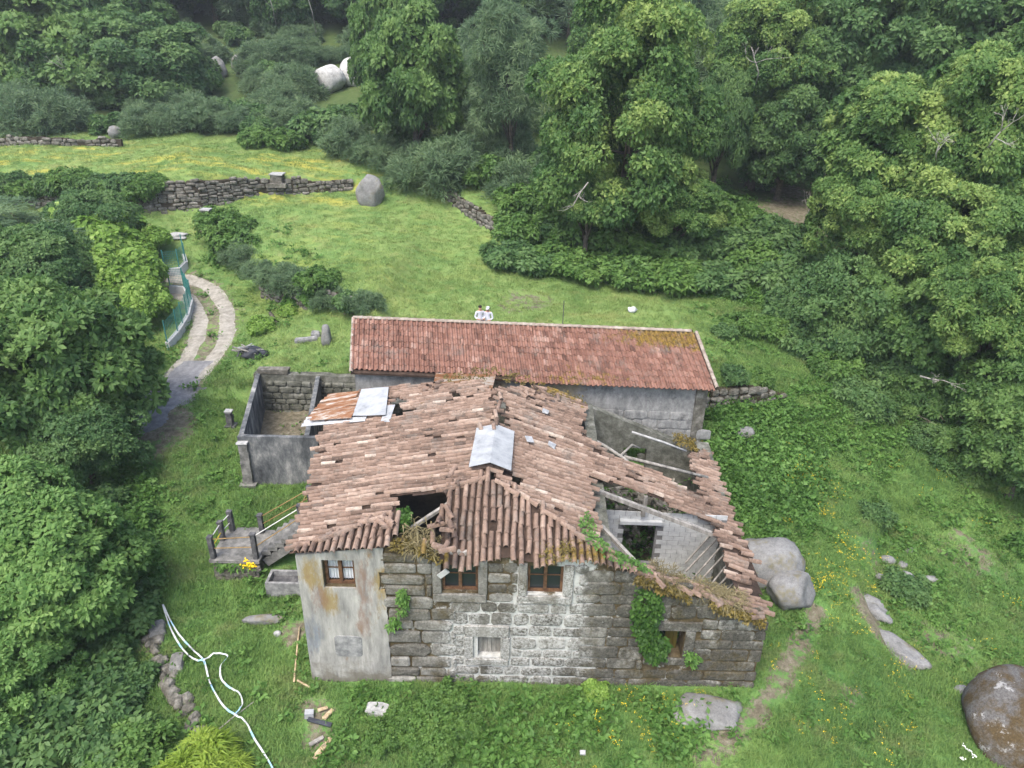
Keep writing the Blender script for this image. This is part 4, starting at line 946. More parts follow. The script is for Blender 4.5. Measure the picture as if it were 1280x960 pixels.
simple('rail_rust', [(.3, (.16, .10, .04)), (.7, (.30, .21, .09))], 5., .7); simple('rail_white', [(.3, (.45, .46, .44)), (.7, (.6, .6, .58))], 5., .6); simple('rail_yellow', [(.3, (.38, .30, .03)), (.7, (.52, .42, .05))], 5., .6)
def rail(a, c, f0, m):
    A, C_ = PO[a], PO[c]; B().tube([(A[0], A[1], A[2] + A[3] * f0), (C_[0], C_[1], C_[2] + C_[3] * f0)], .02, 5).obj('rail', m, st)
for a, c, ms in (('a', 'b', ('rail_white', 'rail_yellow')), ('b', 'c', ('rail_white', 'rail_white')), ('a', 'd', ('rail_rust', 'rail_rust')), ('d', 'g', ('rail_white', 'rail_rust')), ('e', 'f', ('rail_rust', 'rail_rust')), ('f', 'g', ('rail_rust', 'rail_rust'))):
    rail(a, c, .92, ms[0]); rail(a, c, .5, ms[1])
tr = thing('stone_trough', 'two-basin stone trough under the outside stair', 'trough', (-7.6, 20.4, .1))
b = B(); x0, x1, y0, y1, z0, z1 = -8.7, -6.75, 20.0, 20.75, 0., .75
for (xa, xb, ya, yb) in ((x0, x1, y0, y0 + .1), (x0, x1, y1 - .1, y1), (x0, x0 + .1, y0 + .1, y1 - .1), (x1 - .1, x1, y0 + .1, y1 - .1), (-7.55, -7.43, y0 + .1, y1 - .1)): b.box(((xa + xb) / 2, (ya + yb) / 2, (z0 + z1) / 2), (xb - xa, yb - ya, z1 - z0))
b.obj('basin', 'concrete', tr); B().box(((x0 + x1) / 2, (y0 + y1) / 2, .3), (x1 - x0 - .2, y1 - y0 - .2, .5)).obj('basin_floor', 'concrete_dark', tr)

# ------------------------------------------------------------------ boulders, loose stones and odds and ends
def boulder(px, py, Y, r, seed, label, mat='boulder_granite', rz=0., z=None, sink=.35, amp=.16, name='boulder', group=None, sub=4, cat='boulder', rx=0.):
    if Y is None: x, y, g = onG(px, py)
    else: x, y, _ = atY(px, py, Y); g = g1(x, y)
    if z is not None: g = z
    o = link(name, boulder_mesh(*r, seed, sub, amp), mat); o.location = (x, y, g + r[2] * (1 - 2 * sink)); o.rotation_euler = (rx, 0, rz); return tag(o, label, cat, group)
boulder(954, 698, 21.5, (1.6, 1.2, 1.1), 11, 'large rounded granite boulder rising against the farmhouse side wall', rz=.3, sink=.42, amp=.14)
boulder(988, 742, 20.3, (1.05, .75, .8), 12, 'low granite boulder at the foot of the large rounded one', rz=.6, sink=.3)
boulder(885, 893, None, (1.2, .75, .30), 23, 'flat granite rock in the grass at the corner of the farmhouse', rz=.15, sink=.45, amp=.12)
boulder(1275, 925, 15.6, (2.0, 1.7, 1.75), 31, 'huge dark mossy boulder on the lower right grass', 'boulder_mossy', rz=.4, sink=.3, amp=.10, z=-.9)
boulder(1202, 865, None, (.28, .17, .14), 41, 'small pale stone beside the huge mossy boulder', sub=3, name='stone', cat='stone')
boulder(465, 253, None, (1.15, .8, 1.4), 51, 'pale upright boulder at the end of the upper terrace wall', rz=.5, sink=.25, amp=.12)
boulder(411, 108, 80, (1.7, 1.4, 1.5), 61, 'round white boulder on the wooded hillside', 'boulder_pale', sink=.15, amp=.09)
boulder(441, 98, 81.5, (1.4, 1.2, 1.5), 62, 'white boulder half hidden by the leafy tree next to the round one', 'boulder_pale', sink=.15, amp=.1)
boulder(273, 87, 84, (1.0, .9, 1.1), 63, 'grey boulder among the hillside broom bushes', sink=.15)
boulder(300, 84, 85, (.9, .8, 1.0), 64, 'pale boulder touching ivy among the hillside broom', sink=.15)
boulder(146, 180, 66.5, (.65, .6, .6), 65, 'small round boulder on the low wall at the back of the yellow meadow', sink=.2)
boulder(932, 548, None, (.42, .35, .32), 66, 'grey stone among lush weeds beside the barn', sub=3, sink=.2, name='stone', cat='stone')
boulder(409, 430, None, (.28, .35, .75), 67, 'pale upright slab in the grass beside the barn', sub=3, sink=.25, name='standing_stone', cat='stone')
boulder(330, 778, None, (.75, .2, .2), 68, 'long grey stone lying in the grass near the plaster bay', sub=3, rz=.12, sink=.3, name='stone', cat='stone')
boulder(347, 795, None, (.14, .12, .12), 69, 'small white stone next to the long grey stone', 'lime', sub=3, sink=.3, name='stone', cat='stone')
for k, (px, py, r, l) in enumerate([(1110, 702, (.3, .24, .2), 0), (1127, 708, (.22, .2, .15), 0), (1135, 722, (.3, .2, .18), 0), (1160, 725, (.42, .18, .14), 1), (1113, 730, (.28, .2, .2), 0), (1100, 725, (.22, .2, .18), 0), (1140, 752, (.22, .16, .14), 0), (1136, 690, (.25, .16, .12), 0)]):
    boulder(px, py, None, r, 70 + k, ['grey field stone in the patch of stones on the lower grass', 'long pale stone lying apart from the field stones'][l], sub=2, group='field stones on the lower grass', name='stone', rz=k, cat='stone')
boulder(1090, 765, None, (.45, .8, .35), 90, 'granite ledge sticking out of the grassy terrace edge', sink=.4, rz=.5, amp=.2, name='rock_ledge', cat='rock')
boulder(1118, 812, None, (.5, 1.1, .3), 91, 'pale worn rock ledge at the lower end of the terrace edge', sink=.4, rz=.6, amp=.2, name='rock_ledge', cat='rock')
def block(px, py, size, rz, label, mat='step_stone', cat='stone block', name='stone_block', tilt=0., group=None):
    x, y, g = onG(px, py); V, F = stone_mesh(size[0], size[1], size[2], R.randint(0, 9999), power=6)
    rot = Matrix.Rotation(rz, 3, 'Z') @ Matrix.Rotation(tilt, 3, 'X') @ Matrix.Rotation(-pi / 2, 3, 'X')
    return tag(B().add([rot @ Vector(v) + Vector((x, y, g + .0)) for v in V], F).obj(name, mat, None, False, (x, y, g)), label, cat, group)
block(197, 790, (.55, .65, .22), .4, 'square grey granite block on the grass edge beside the tape')
block(222, 832, (.45, .75, .2), .25, 'oblong grey granite block next to the striped tape')
block(473, 891, (.75, .4, .22), -.15, 'pale concrete block lying in the weeds before the farmhouse', 'lime')
block(383, 427, (1.25, .28, .22), .4, 'pale stone beam lying on the ground beside the barn', 'concrete')
block(395, 421, (.5, .25, .3), .1, 'short stone at the end of the pale stone beam', 'concrete')
lw_ = thing('low_wall', 'crumbling low dry stone wall under the left hand trees', 'wall', onG(220, 870))
for k in range(26):
    t_ = k / 25; px, py = 192 + 50 * t_ + R.uniform(-9, 9), 800 + 112 * t_ + R.uniform(-5, 5); x, y, g = onG(px, py)
    V, F = stone_mesh(R.uniform(.25, .5), R.uniform(.2, .4), R.uniform(.12, .25), k); rot = Matrix.Rotation(R.uniform(0, 3), 3, 'Z') @ Matrix.Rotation(-pi / 2, 3, 'X')
    B().add([rot @ Vector(v) + Vector((x, y, g)) for v in V], F, R.random()).obj('stone', 'stone_rubble', lw_)
def dry_wall(pl, h, label, hs=(.2, .36), ws=(.3, .8)):
    """dry stone face along a ground polyline of (x, y)"""
    o = thing('terrace_wall', label, 'wall', (*pl[len(pl) // 2][:2], g1(*pl[len(pl) // 2][:2]))); b = B(); core = B()
    for (x0, y0), (x1, y1) in zip(pl, pl[1:]):
        d = Vector((x1 - x0, y1 - y0, 0)); L = d.length; d /= L; nrm = Vector((d.y, -d.x, 0)); rot = Matrix((d, -nrm, Vector((0, 0, 1)))).transposed(); rise = 0.
        def span(s_):
            q = Vector((x0, y0, 0)) + d * s_; f = q + nrm * .75; bq = q - nrm * .75; zl, zh = g1(f.x, f.y), g1(bq.x, bq.y)
            return q, zl - .15, max(zh - .1, zl + h) + .22 * nz(q.x * .9, q.y * .9, 2)
        for k in range(int(L / .4) + 1):
            q, z, top = span(min(L, (k + .5) * .4)); core.box(q - nrm * .05 + Vector((0, 0, (z + top - .15) / 2)), (.44, .5, max(.1, top - .15 - z)), rot)
        while rise < 4.5:
            hh = R.uniform(*hs); s_ = R.uniform(-.4, 0)
            while s_ < L:
                w_ = R.uniform(*ws); c = s_ + w_ / 2; s_ += w_
                if c < 0 or c > L: continue
                q, z, top = span(c); z += rise + R.uniform(-.04, .04)
                if z + hh * .6 > top or R.random() < .05: continue
                V, F = stone_mesh(w_ * R.uniform(.8, 1.), hh * R.uniform(.75, 1.), R.uniform(.04, .16), R.randint(0, 99999), power=2.2); rr = rot @ Matrix.Rotation(R.gauss(0, .08), 3, 'Y')
                b.add([rr @ Vector(v) + q + nrm * .19 + Vector((0, 0, z + hh / 2)) for v in V], F, R.random())
            rise += hh
    core.obj('wall_core', 'earth_dark', o); o2 = b.obj('stone_face', 'stone_rubble', o); o2['kind'] = 'stuff'; return o
def line(i, a=0, b_=None): return [(p[0], p[1]) for p in STEPS[i]][a:b_]
dry_wall(line(0, 1, 6), .25, 'tall dry stone terrace wall below the yellow meadow')
dry_wall(line(5, 1, 4), .5, 'dry stone retaining wall under the bushes at the meadow edge')
dry_wall(line(3, 0, 4), .3, 'short dry stone wall running off the barn corner')
dry_wall(line(1, 3, 6), .2, 'overgrown stone bank between the gravel track and the meadow')
pw_ = pxl([(0, 182), (60, 181), (110, 182), (150, 184)]); dry_wall(pw_, .75, 'low tumbled wall along the back of the yellow meadow')

# junk, posts, sticks, bag
def sticks(name, label, cat, segs, mat, r=.03):
    b = B()
    for seg in segs:
        P = [Vector(onG(*p)) + Vector((0, 0, .09)) for p in seg]; b.tube(P, r, 5)
    return tag(b.obj(name, mat, None, True, onG(*segs[0][0])), label, cat)
sticks('wooden_pole', 'pale bent pole lying in the grass by the plaster corner', 'pole', [[(375, 788), (371, 825), (368, 855)]], 'wood_pale', .035)
sticks('wooden_stick', 'short pale stick lying at the end of the bent pole', 'stick', [[(372, 853), (391, 864)]], 'wood_pale', .035)
sticks('branch', 'thin dry branch lying across the striped tape', 'branch', [[(265, 922), (292, 900), (318, 882)]], 'bark_dead', .018)
for k, (px, py, sz, rz, mt, l) in enumerate([(400, 907, (.75, .14, .06), -.2, 'plastic_black', 'dark blue board in the debris before the farmhouse'), (411, 897, (.4, .12, .05), 1.1, 'wood_pale', 'pale splintered board beside the dark blue board'), (404, 890, (.3, .1, .05), .5, 'wood_pale', 'short pale offcut on the debris heap'), (404, 938, (.75, .16, .06), 1.15, 'wood_pale', 'long pale plank lying in the weeds'), (396, 930, (.45, .12, .05), .7, 'wood_grey', 'grey plank touching the long pale plank'), (387, 897, (.26, .2, .2), .2, 'tin_grey', 'small grey drum beside the debris')]):
    x, y, g = onG(px, py); tag(B().box((x, y, g + .1), sz, Matrix.Rotation(rz, 3, 'Z') @ Matrix.Rotation(.08, 3, 'Y'), jit=.01).obj('board' if k < 5 else 'drum', mt, None, False, (x, y, g)), l, 'board' if k < 5 else 'drum')
x, y, g = onG(728, 945); tag(B().box((x, y, g + .12), (.16, .13, .05), jit=.01).obj('paper_scrap', 'white_paint', None, False, (x, y, g)), 'small white scrap in the grass before the farmhouse', 'scrap')
x, y, g = onG(790, 390); o = link('white_bag', boulder_mesh(.28, .22, .2, 5, 3, .3), 'tape_white', None, (x, y, g + .15)); tag(o, 'white bag lying on the meadow behind the barn', 'bag')
jp = thing('scrap_heap', 'dark heap of scrap and tarp on the grass near the track', 'scrap heap', onG(312, 446)); x, y, g = onG(312, 446)
o = link('tarp', boulder_mesh(.75, .6, .4, 8, 3, .4), 'plastic_black', jp, (.1, .2, .15))
for k in range(12): B().bar((x + R.uniform(-.9, .7), y + R.uniform(-.5, .9), g + R.uniform(.1, .5)), (x + R.uniform(-.9, .7), y + R.uniform(-.5, .9), g + R.uniform(.1, .7)), .09, .05).obj('scrap_piece', R.choice(['tin_grey', 'concrete_dark', 'wood_grey']), jp)
sticks('fence_post', 'leaning dark stump by the leafy bush near the bank', 'post', [[(346, 405), (338, 393)]], 'bark', .12)
x, y, g = onG(703, 412); tag(B().tube([(x, y, g), (x, y, g + 1.7)], .025, 6).obj('metal_pole', 'concrete_dark', None, False, (x, y, g)), 'thin dark pole standing behind the barn ridge', 'pole')
px_, py_, pg_ = onG(222, 297); o = link('stone', boulder_mesh(.9, .5, .22, 77, 3, .25), 'lime', None, (px_, py_, pg_ + .05)); tag(o, 'pale slab heap in the grass beyond the upper fence bend', 'stone')

# striped tape
def tape(pts, label):
    P = [Vector(onG(*p)) for p in pts]; n = 14; C_ = []
    for i in range(len(P) - 1):
        a, b_, c, d = P[max(0, i - 1)], P[i], P[i + 1], P[min(len(P) - 1, i + 2)]
        for k in range(n):
            t_ = k / n; C_.append(.5 * ((2 * b_) + (c - a) * t_ + (2 * a - 5 * b_ + 4 * c - d) * t_ ** 2 + (3 * b_ - a - 3 * c + d) * t_ ** 3))
    C_.append(P[-1]); o = thing('striped_tape', label, 'tape', tuple(P[0])); cur = B(); cs = 0; prev = None; tot = 0
    def flush():
        if cur.V: cur.obj('blue_stripe' if cs else 'white_stretch', 'tape_blue' if cs else 'tape_white', o)
    for i, p in enumerate(C_):
        d = (C_[min(i + 1, len(C_) - 1)] - C_[max(i - 1, 0)]).normalized(); a = .9 * sin(tot * 1.7); s_ = Vector((-d.y, d.x, 0)).normalized() * cos(a) + Vector((0, 0, 1)) * abs(sin(a)) * .8
        z = Vector((0, 0, .2 + .05 * nz(i * .2, 1))); q = (p + z - s_ * .028, p + z + s_ * .028)
        if prev:
            k = int(int(tot / .3) % 4 == 3)
            if k != cs: flush(); cur = B(); cs = k
            n_ = len(cur.V)
            if n_ == 0: cur.add([prev[0], prev[1]], [])
            n_ = len(cur.V); cur.V += [tuple(q[0]), tuple(q[1])]; cur.T += [.5, .5]; cur.F.append((n_ - 2, n_ - 1, n_ + 1, n_)); tot += (p - C_[i - 1]).length
        prev = q
    flush()
tape([(205, 762), (222, 795), (242, 818), (256, 832), (264, 860), (280, 888), (295, 900), (308, 908), (320, 932), (338, 960), (350, 985)], 'long white and blue striped tape trailing through the grass')
tape([(205, 762), (214, 790), (228, 815), (243, 829), (256, 831)], 'short striped tape loop beside the granite blocks')
tape([(256, 832), (270, 824), (286, 827), (277, 838), (278, 855), (288, 866), (300, 872), (304, 886), (296, 898)], 'curling striped tape loop bending back to the long tape')

# garden fences on white kerbs
def garden_fence(pts, hgt, label, kh=.35):
    P = [Vector(onG(*p)) for p in pts]; Q = []
    for a, b_ in zip(P, P[1:]):
        n = max(1, int((b_ - a).length / 1.1)); Q += [a + (b_ - a) * k / n for k in range(n)]
    Q.append(P[-1]); o = thing('garden_fence', label, 'fence', tuple(Q[0])); k_ = B()
    for q in Q: q.z = g1(q.x, q.y)
    for i, (a, b_) in enumerate(zip(Q, Q[1:])):
        k_.bar(a + Vector((0, 0, kh / 2)), b_ + Vector((0, 0, kh / 2)), .22, kh + .3)
        w_ = B()
        for k in range(9): p = a + (b_ - a) * (k + .5) / 9; w_.box(p + Vector((0, 0, kh + hgt / 2 + .1)), (.012, .012, hgt))
        for k in range(8): zz = Vector((0, 0, kh + .2 + hgt * k / 8)); w_.tube([a + zz, b_ + zz], .007, 4)
        w_.obj('mesh_panel', 'fence_green', o)
    for q in Q: B().tube([q, q + Vector((0, 0, kh + hgt + .2))], .035, 6).obj('post', 'fence_green', o)
    k_.obj('kerb', 'white_paint', o)
garden_fence([(214, 366), (232, 368), (241, 384), (236, 404), (224, 424), (211, 438)], 1.25, 'green mesh fence on a white kerb curving along the gravel track')
garden_fence([(208, 346), (226, 344), (234, 336), (231, 326)], 1.25, 'green mesh fence on a white kerb at the far garden corner')

# ------------------------------------------------------------------ people behind the barn
def person(px, py, Y, face, cap, label):
    x, y, zt = atY(px, py, Y); g = g1(x, y); H_ = 1.72; root = thing('person', label, 'person', (x, y, g), face, 'people behind the barn')
    J = [((0, 0, .93), .15, None), ((0, 0, 1.1), .15, 0), ((0, .01, 1.3), .17, 1), ((0, .0, 1.43), .12, 2), ((0, -.01, 1.49), .058, 3), ((0, -.03, 1.57), .085, 4), ((0, -.03, 1.66), .095, 5),
         ((-.19, 0, 1.4), .07, 3), ((-.27, -.02, 1.14), .055, 7), ((-.16, -.24, 1.07), .042, 8), ((-.09, -.32, 1.09), .035, 9), ((.19, 0, 1.4), .07, 3), ((.27, -.02, 1.14), .055, 11), ((.16, -.24, 1.07), .042, 12), ((.09, -.32, 1.09), .035, 13),
         ((-.1, 0, .88), .1, 0), ((-.11, -.02, .5), .072, 15), ((-.12, .03, .09), .05, 16), ((-.13, -.13, .04), .045, 17), ((.1, 0, .88), .1, 0), ((.11, -.02, .5), .072, 19), ((.12, .03, .09), .05, 20), ((.13, -.13, .04), .045, 21)]
    me = bpy.data.meshes.new('body'); me.from_pydata([j[0] for j in J], [(j[2], i) for i, j in enumerate(J) if j[2] is not None], []); o = bpy.data.objects.new('body', me); COL.objects.link(o)
    md = o.modifiers.new('skin', 'SKIN'); sv = me.skin_vertices[0].data
    for i, j in enumerate(J): sv[i].radius = (j[1], j[1] * (.75 if i < 3 else 1)); sv[i].use_root = i == 0
    o.modifiers.new('sub', 'SUBSURF').levels = 2
    dg = bpy.context.evaluated_depsgraph_get(); m2 = bpy.data.meshes.new_from_object(o.evaluated_get(dg)); bpy.data.objects.remove(o)
    for k in ('shirt', 'trousers', 'skin', 'hair'): m2.materials.append(M[k])
    for p in m2.polygons:
        c = p.center; p.use_smooth = True
        p.material_index = 2 if c.z > 1.47 or (c.y < -.2 and .95 < c.z < 1.2) else 0 if c.z > .92 else 1 if c.z > .09 else 3
    bo = link('body', m2, None, root); bo.parent = root
    hm = boulder_mesh(.105, .115, .075 if not cap else .07, 3, 3, .05); ho = link('cap' if cap else 'hair', hm, 'tape_white' if cap else 'hair', root); ho.location = (0, -.015, 1.705)
    if cap: B().add([(-.09, -.1, 1.69), (.09, -.1, 1.69), (.06, -.21, 1.67), (-.06, -.21, 1.67), (-.09, -.1, 1.675), (.09, -.1, 1.675), (.06, -.21, 1.655), (-.06, -.21, 1.655)], [(0, 3, 2, 1), (4, 5, 6, 7), (0, 1, 5, 4), (1, 2, 6, 5), (2, 3, 7, 6), (3, 0, 4, 7)]).obj('cap_peak', 'tape_white', None, False).parent = root
    for s_ in (-1, 1): link('eye', boulder_mesh(.012, .008, .01, 1, 2, 0), 'hair', root, (.035 * s_, -.118, 1.655))
    link('nose', boulder_mesh(.014, .02, .024, 1, 2, 0), 'skin', root, (0, -.125, 1.63))
    for s_ in (-1, 1):
        hb = B()
        for q in range(4): hb.tube([(s_ * .085 - .012 * s_ * q, -.33, 1.10 - .012 * q), (s_ * .06 - .012 * s_ * q, -.375, 1.10 - .015 * q), (s_ * .045 - .01 * s_ * q, -.36, 1.065 - .01 * q)], .009, 5)
        hb.tube([(s_ * .08, -.32, 1.12), (s_ * .05, -.36, 1.13)], .01, 5)
        hb.obj('fingers', 'skin', None, True).parent = root
    return x, y, g
person(600, 389, 36., .3, False, 'person with dark hair in a white shirt behind the barn ridge')
xx, yy, gg = person(610, 388, 36.05, -.25, True, 'person in a white cap and white shirt behind the barn ridge')
tag(B().box((xx - .27, yy - .36, gg + 1.1), (.2, .1, .05)).obj('remote_control', 'plastic_black', None, False, (xx - .27, yy - .36, gg + 1.1)), 'small dark remote control between the two people in white shirts', 'remote control')

# ------------------------------------------------------------------ trees
CR = {}
def crown_variant(key, seed, r, nl, per, k, L, W, mat, **kw):
    me, c = crown_data(seed, r, nl, per, k, L, W, name='crown', **kw); me.materials.append(M[mat]); CR[key] = (me, c, r)
crown_variant('chest_a', 1, (6., 6., 7.2), 150, 195, 5, .25, .5, 'leaf_chestnut', lobe=.19, low=-.8)
crown_variant('chest_b', 2, (5., 5., 4.6), 115, 195, 5, .245, .5, 'leaf_chestnut', lobe=.21, low=-.5)
crown_variant('oak_a', 3, (4.6, 4.6, 4.), 110, 85, 6, .34, .5, 'leaf_oak', lobe=.22, low=-.6)
crown_variant('oak_near', 4, (3.6, 3.6, 3.2), 110, 105, 6, .24, .5, 'leaf_ash', lobe=.22, low=-.6)
crown_variant('deep_a', 5, (5., 5., 5.6), 110, 125, 5, .33, .5, 'leaf_deep', lobe=.22, low=-.7)
crown_variant('deep_b', 6, (5., 5., 4.), 90, 130, 5, .29, .5, 'leaf_deep', lobe=.25, low=-.5)
crown_variant('airy', 7, (3.2, 3.2, 5.4), 70, 70, 6, .5, .10, 'leaf_broom', lobe=.26, low=-.8)
ROOT = {}
def tree(px, py, Y, var, s_, label, group=None, name='tree', r0=.28, zc=None, lean=.05):
    x, y, z = atY(px, py, Y); g = g1(x, y); z = z if zc is None else g + zc
    me, c, r = CR[var]; sx = (s_,) * 3 if np.isscalar(s_) else s_
    o = thing(name, label, 'tree', (x, y, g), 0, group); cr = link('crown', me, None, o, (0, 0, z - g)); cr.scale = sx; rz = R.uniform(0, 6.28); cr.rotation_euler = (0, 0, rz)
    cc = [(sx[0] * (q[0] * cos(rz) - q[1] * sin(rz)), sx[1] * (q[0] * sin(rz) + q[1] * cos(rz)), sx[2] * q[2]) for q in c]
    tr_ = link('trunk', trunk_data(z - g + 1, r0, cc, max(1., z - g), R.randint(0, 9999), lean=lean), 'bark', o); return o
def dead_branch(px, py, Y, size, label, seed, up=1.):
    g = random.Random(seed); x, y, z = atY(px, py, Y); b = B()
    def grow(p, d, L, r, n):
        q = p + d * L; m = (p + q) / 2 + Vector((g.uniform(-.1, .1), g.uniform(-.1, .1), g.uniform(-.1, .1))) * L; b.tube([p, m, q], [r, r * .8, r * .55], 5)
        if n:
            for _ in range(3 if n > 1 else 2): grow(q if g.random() < .6 else m, (d + Vector((g.gauss(0, .55), g.gauss(0, .35), g.gauss(.1, .5)))).normalized(), L * g.uniform(.5, .8), r * .55, n - 1)
    grow(Vector((x, y, z)), Vector((g.uniform(-.6, .6), -.5, up)).normalized(), size, .05, 3)
    tag(b.obj('dead_branch', 'bark_dead', None, True, (x, y, z)), label, 'branch', 'dead branches')
# main trees
tree(785, 150, 48.5, 'chest_a', (1.02, 1.0, 1.25), 'tall chestnut tree with bright tufted crown above the bramble hedge', r0=.45, name='chestnut_tree')
tree(517, 105, 63, 'oak_a', (.98, .98, 1.5), 'leafy oak beside the white hillside boulders', r0=.3, name='oak_tree')
tree(478, 60, 72, 'oak_a', (.7, .7, 1.5), 'slim ivy-green tree behind the leafy oak', r0=.2)
tree(640, 85, 60, 'airy', (1.05, 1.05, 1.15), 'thin feathery tree with a bare pale trunk by the meadow edge', r0=.22, name='feathery_tree', lean=.1)
tree(1130, 185, 43, 'chest_b', (1.0, 1.0, 1.05), 'pale-crowned chestnut at the edge of the right hand wood', r0=.35, name='chestnut_tree')
tree(1240, 160, 40, 'chest_b', (.85, .85, 1.1), 'light green chestnut with bare twigs in its crown', r0=.3, name='chestnut_tree')
tree(1090, 275, 41, 'chest_b', (.72, .72, .85), 'yellowish low chestnut below the pale-crowned one', r0=.3, name='chestnut_tree')
tree(1200, 300, 37, 'chest_b', (.8, .8, .9), 'broad chestnut hanging over the dark slope', r0=.3, name='chestnut_tree')
tree(1060, 392, 38, 'deep_b', (.72, .72, .85), 'dark drooping tree nearest the barn weeds', r0=.25)
tree(1245, 395, 31.5, 'chest_b', (.62, .62, .75), 'bright low chestnut branch mass over the lower grass', r0=.3, name='chestnut_tree')
tree(1150, 445, 36, 'deep_b', (.75, .75, .8), 'dark tree in the shade at the foot of the wood', r0=.3)
tree(1230, 515, 33, 'deep_b', (.72, .72, .7), 'shaded drooping tree at the edge of the lower grass', r0=.3)
tree(1275, 605, 28.5, 'chest_b', (.36, .36, .4), 'small pale chestnut sapling at the shaded edge', r0=.12, name='chestnut_tree')
tree(1190, 400, 34.5, 'oak_a', (.72, .72, .8), 'leafy oak filling the middle of the wood edge', r0=.25, name='oak_tree')
tree(1265, 500, 29.5, 'oak_a', (.55, .55, .62), 'dark leafy tree hanging over the shaded grass', r0=.25, name='oak_tree')
tree(1120, 380, 37, 'oak_a', (.62, .62, .7), 'rounded oak beside the dark drooping tree', r0=.25, name='oak_tree')
tree(1225, 575, 29.5, 'oak_a', (.5, .5, .5), 'low leafy tree leaning over the shaded bank', r0=.2, name='oak_tree')
tree(1285, 560, 27.5, 'oak_a', (.55, .55, .6), 'leafy tree at the near end of the wood edge', r0=.2, name='oak_tree')
tree(1165, 500, 33, 'oak_a', (.5, .5, .5), 'small leafy tree in the hollow of the wood edge', r0=.2, name='oak_tree')
tree(1180, 555, 31, 'deep_b', (.42, .42, .38), 'low dark bush-like tree at the edge of the shaded grass', r0=.15)
tree(1010, 395, 39, 'deep_b', (.42, .42, .55), 'small dark tree next to the barn brambles', r0=.15)
tree(960, 90, 60, 'chest_a', (.85, .85, .95), 'tall green tree behind the brown clearing', r0=.4)
tree(1060, 60, 62, 'deep_a', (1.15, 1.1, 1.2), 'dark rounded tree in the middle of the wood', r0=.4)
tree(1170, 45, 60, 'deep_a', (1.2, 1.1, 1.2), 'dark broad tree above the pale chestnuts', r0=.4)
tree(1270, 60, 58, 'deep_a', (1.1, 1.1, 1.2), 'dark tree at the end of the wood', r0=.4)
tree(880, 60, 68, 'airy', (1.5, 1.5, 1.4), 'feathery tall tree behind the tall chestnut', r0=.3, name='feathery_tree')
tree(985, 170, 58, 'deep_a', (.75, .75, .9), 'dark tree over the brown clearing', r0=.3)
tree(900, 160, 57, 'deep_b', (.5, .5, 1.1), 'dark narrow tree right behind the tall chestnut', r0=.25)
tree(85, 85, 80, 'oak_a', (1.9, 1.6, 1.75), 'broad dark oak on the hill above the yellow meadow', r0=.45, name='oak_tree')
tree(185, 90, 78, 'deep_a', (1.35, 1.2, 1.15), 'round dark tree next to the broad hill oak', r0=.45)
tree(130, 25, 90, 'oak_a', (2., 1.6, 1.8), 'pale-topped oak behind the two round hill trees', r0=.45, name='oak_tree')
tree(845, 262, 47, 'chest_b', (.62, .62, .62), 'low drooping chestnut bough over the bramble hedge', r0=.2, name='chestnut_tree')
tree(735, 245, 47.5, 'chest_b', (.5, .5, .6), 'low chestnut bough at the meadow end of the bramble hedge', r0=.2, name='chestnut_tree')
# left hand trees
tree(78, 465, 28.5, 'oak_a', (.90, .9, 1.0), 'big dense dark green tree beside the gravel track', r0=.4, name='oak_tree')
tree(5, 440, 31, 'oak_a', (.95, .95, .95), 'dense tree behind the big dark one by the track', r0=.35, name='oak_tree')
tree(105, 555, 26, 'deep_b', (.5, .5, .5), 'small bushy tree under the big dark tree', r0=.2)
tree(62, 715, 18.6, 'oak_near', (.84, .84, .9), 'bright leafy tree over the crumbling low wall', r0=.25)
tree(10, 660, 20.5, 'oak_near', (.8, .8, .8), 'light green tree behind the bright leafy one', r0=.25)
tree(5, 850, 15.5, 'oak_near', (.62, .62, .62), 'dark leafy tree in the bottom corner', r0=.2)
tree(118, 282, 48, 'deep_b', (.62, .62, .6), 'dark rounded tree above the garden vines', r0=.25)
tree(40, 300, 46, 'airy', (1.5, 1.5, .5), 'soft bluish tree in the garden', r0=.25, name='feathery_tree')
tree(5, 345, 40, 'oak_a', (.85, .85, .8), 'dark tree at the garden edge', r0=.3)
tree(45, 350, 40, 'deep_b', (.72, .72, .8), 'bluish green tree behind the vines', r0=.3)
# forest rows further up the hill
BGL = ['dark forest tree high on the hill', 'green forest tree high on the hill', 'feathery forest tree high on the hill']
def forest(n, y0, y1, x0, x1, seed, xs_=None):
    g = random.Random(seed)
    for k in range(n):
        x = x0 + (x1 - x0) * (k + g.uniform(.1, .9)) / n; y = g.uniform(y0, y1); z = g1(x, y); v = g.choice(['deep_a', 'deep_a', 'oak_a', 'chest_a', 'airy']); s_ = g.uniform(.85, 1.3); h = {'deep_a': 5.2, 'oak_a': 5., 'chest_a': 6.5, 'airy': 5.4}[v] * s_ * g.uniform(.85, 1.15)
        i = 0 if v.startswith('deep') else 2 if v == 'airy' else 1
        o = thing('forest_tree', BGL[i], 'tree', (x, y, z), 0, ('dark forest trees on the hill', 'green forest trees on the hill', 'feathery forest trees on the hill')[i]); me, c, r = CR[v]
        sx = s_ * (1.5 if v in ('oak_a', 'airy') else 1); cr = link('crown', me, None, o, (0, 0, h)); cr.scale = (sx, sx, s_ * (1.5 if v == 'oak_a' else 1.1)); cr.rotation_euler = (0, 0, g.uniform(0, 6.28))
        link('trunk', FT, None, o).scale = (1, 1, h / 7)
b = B(); b.tube([(0, 0, -.5), (.1, .05, 3), (-.1, .1, 6), (.1, 0, 9)], [.36, .28, .2, .08], 7)
for k in range(6): a = k * 1.05; b.tube([(0, 0, 4 + .5 * k), (1.6 * cos(a), 1.6 * sin(a), 5.2 + .6 * k), (2.8 * cos(a), 2.8 * sin(a), 6 + .7 * k)], [.14, .09, .03], 5)
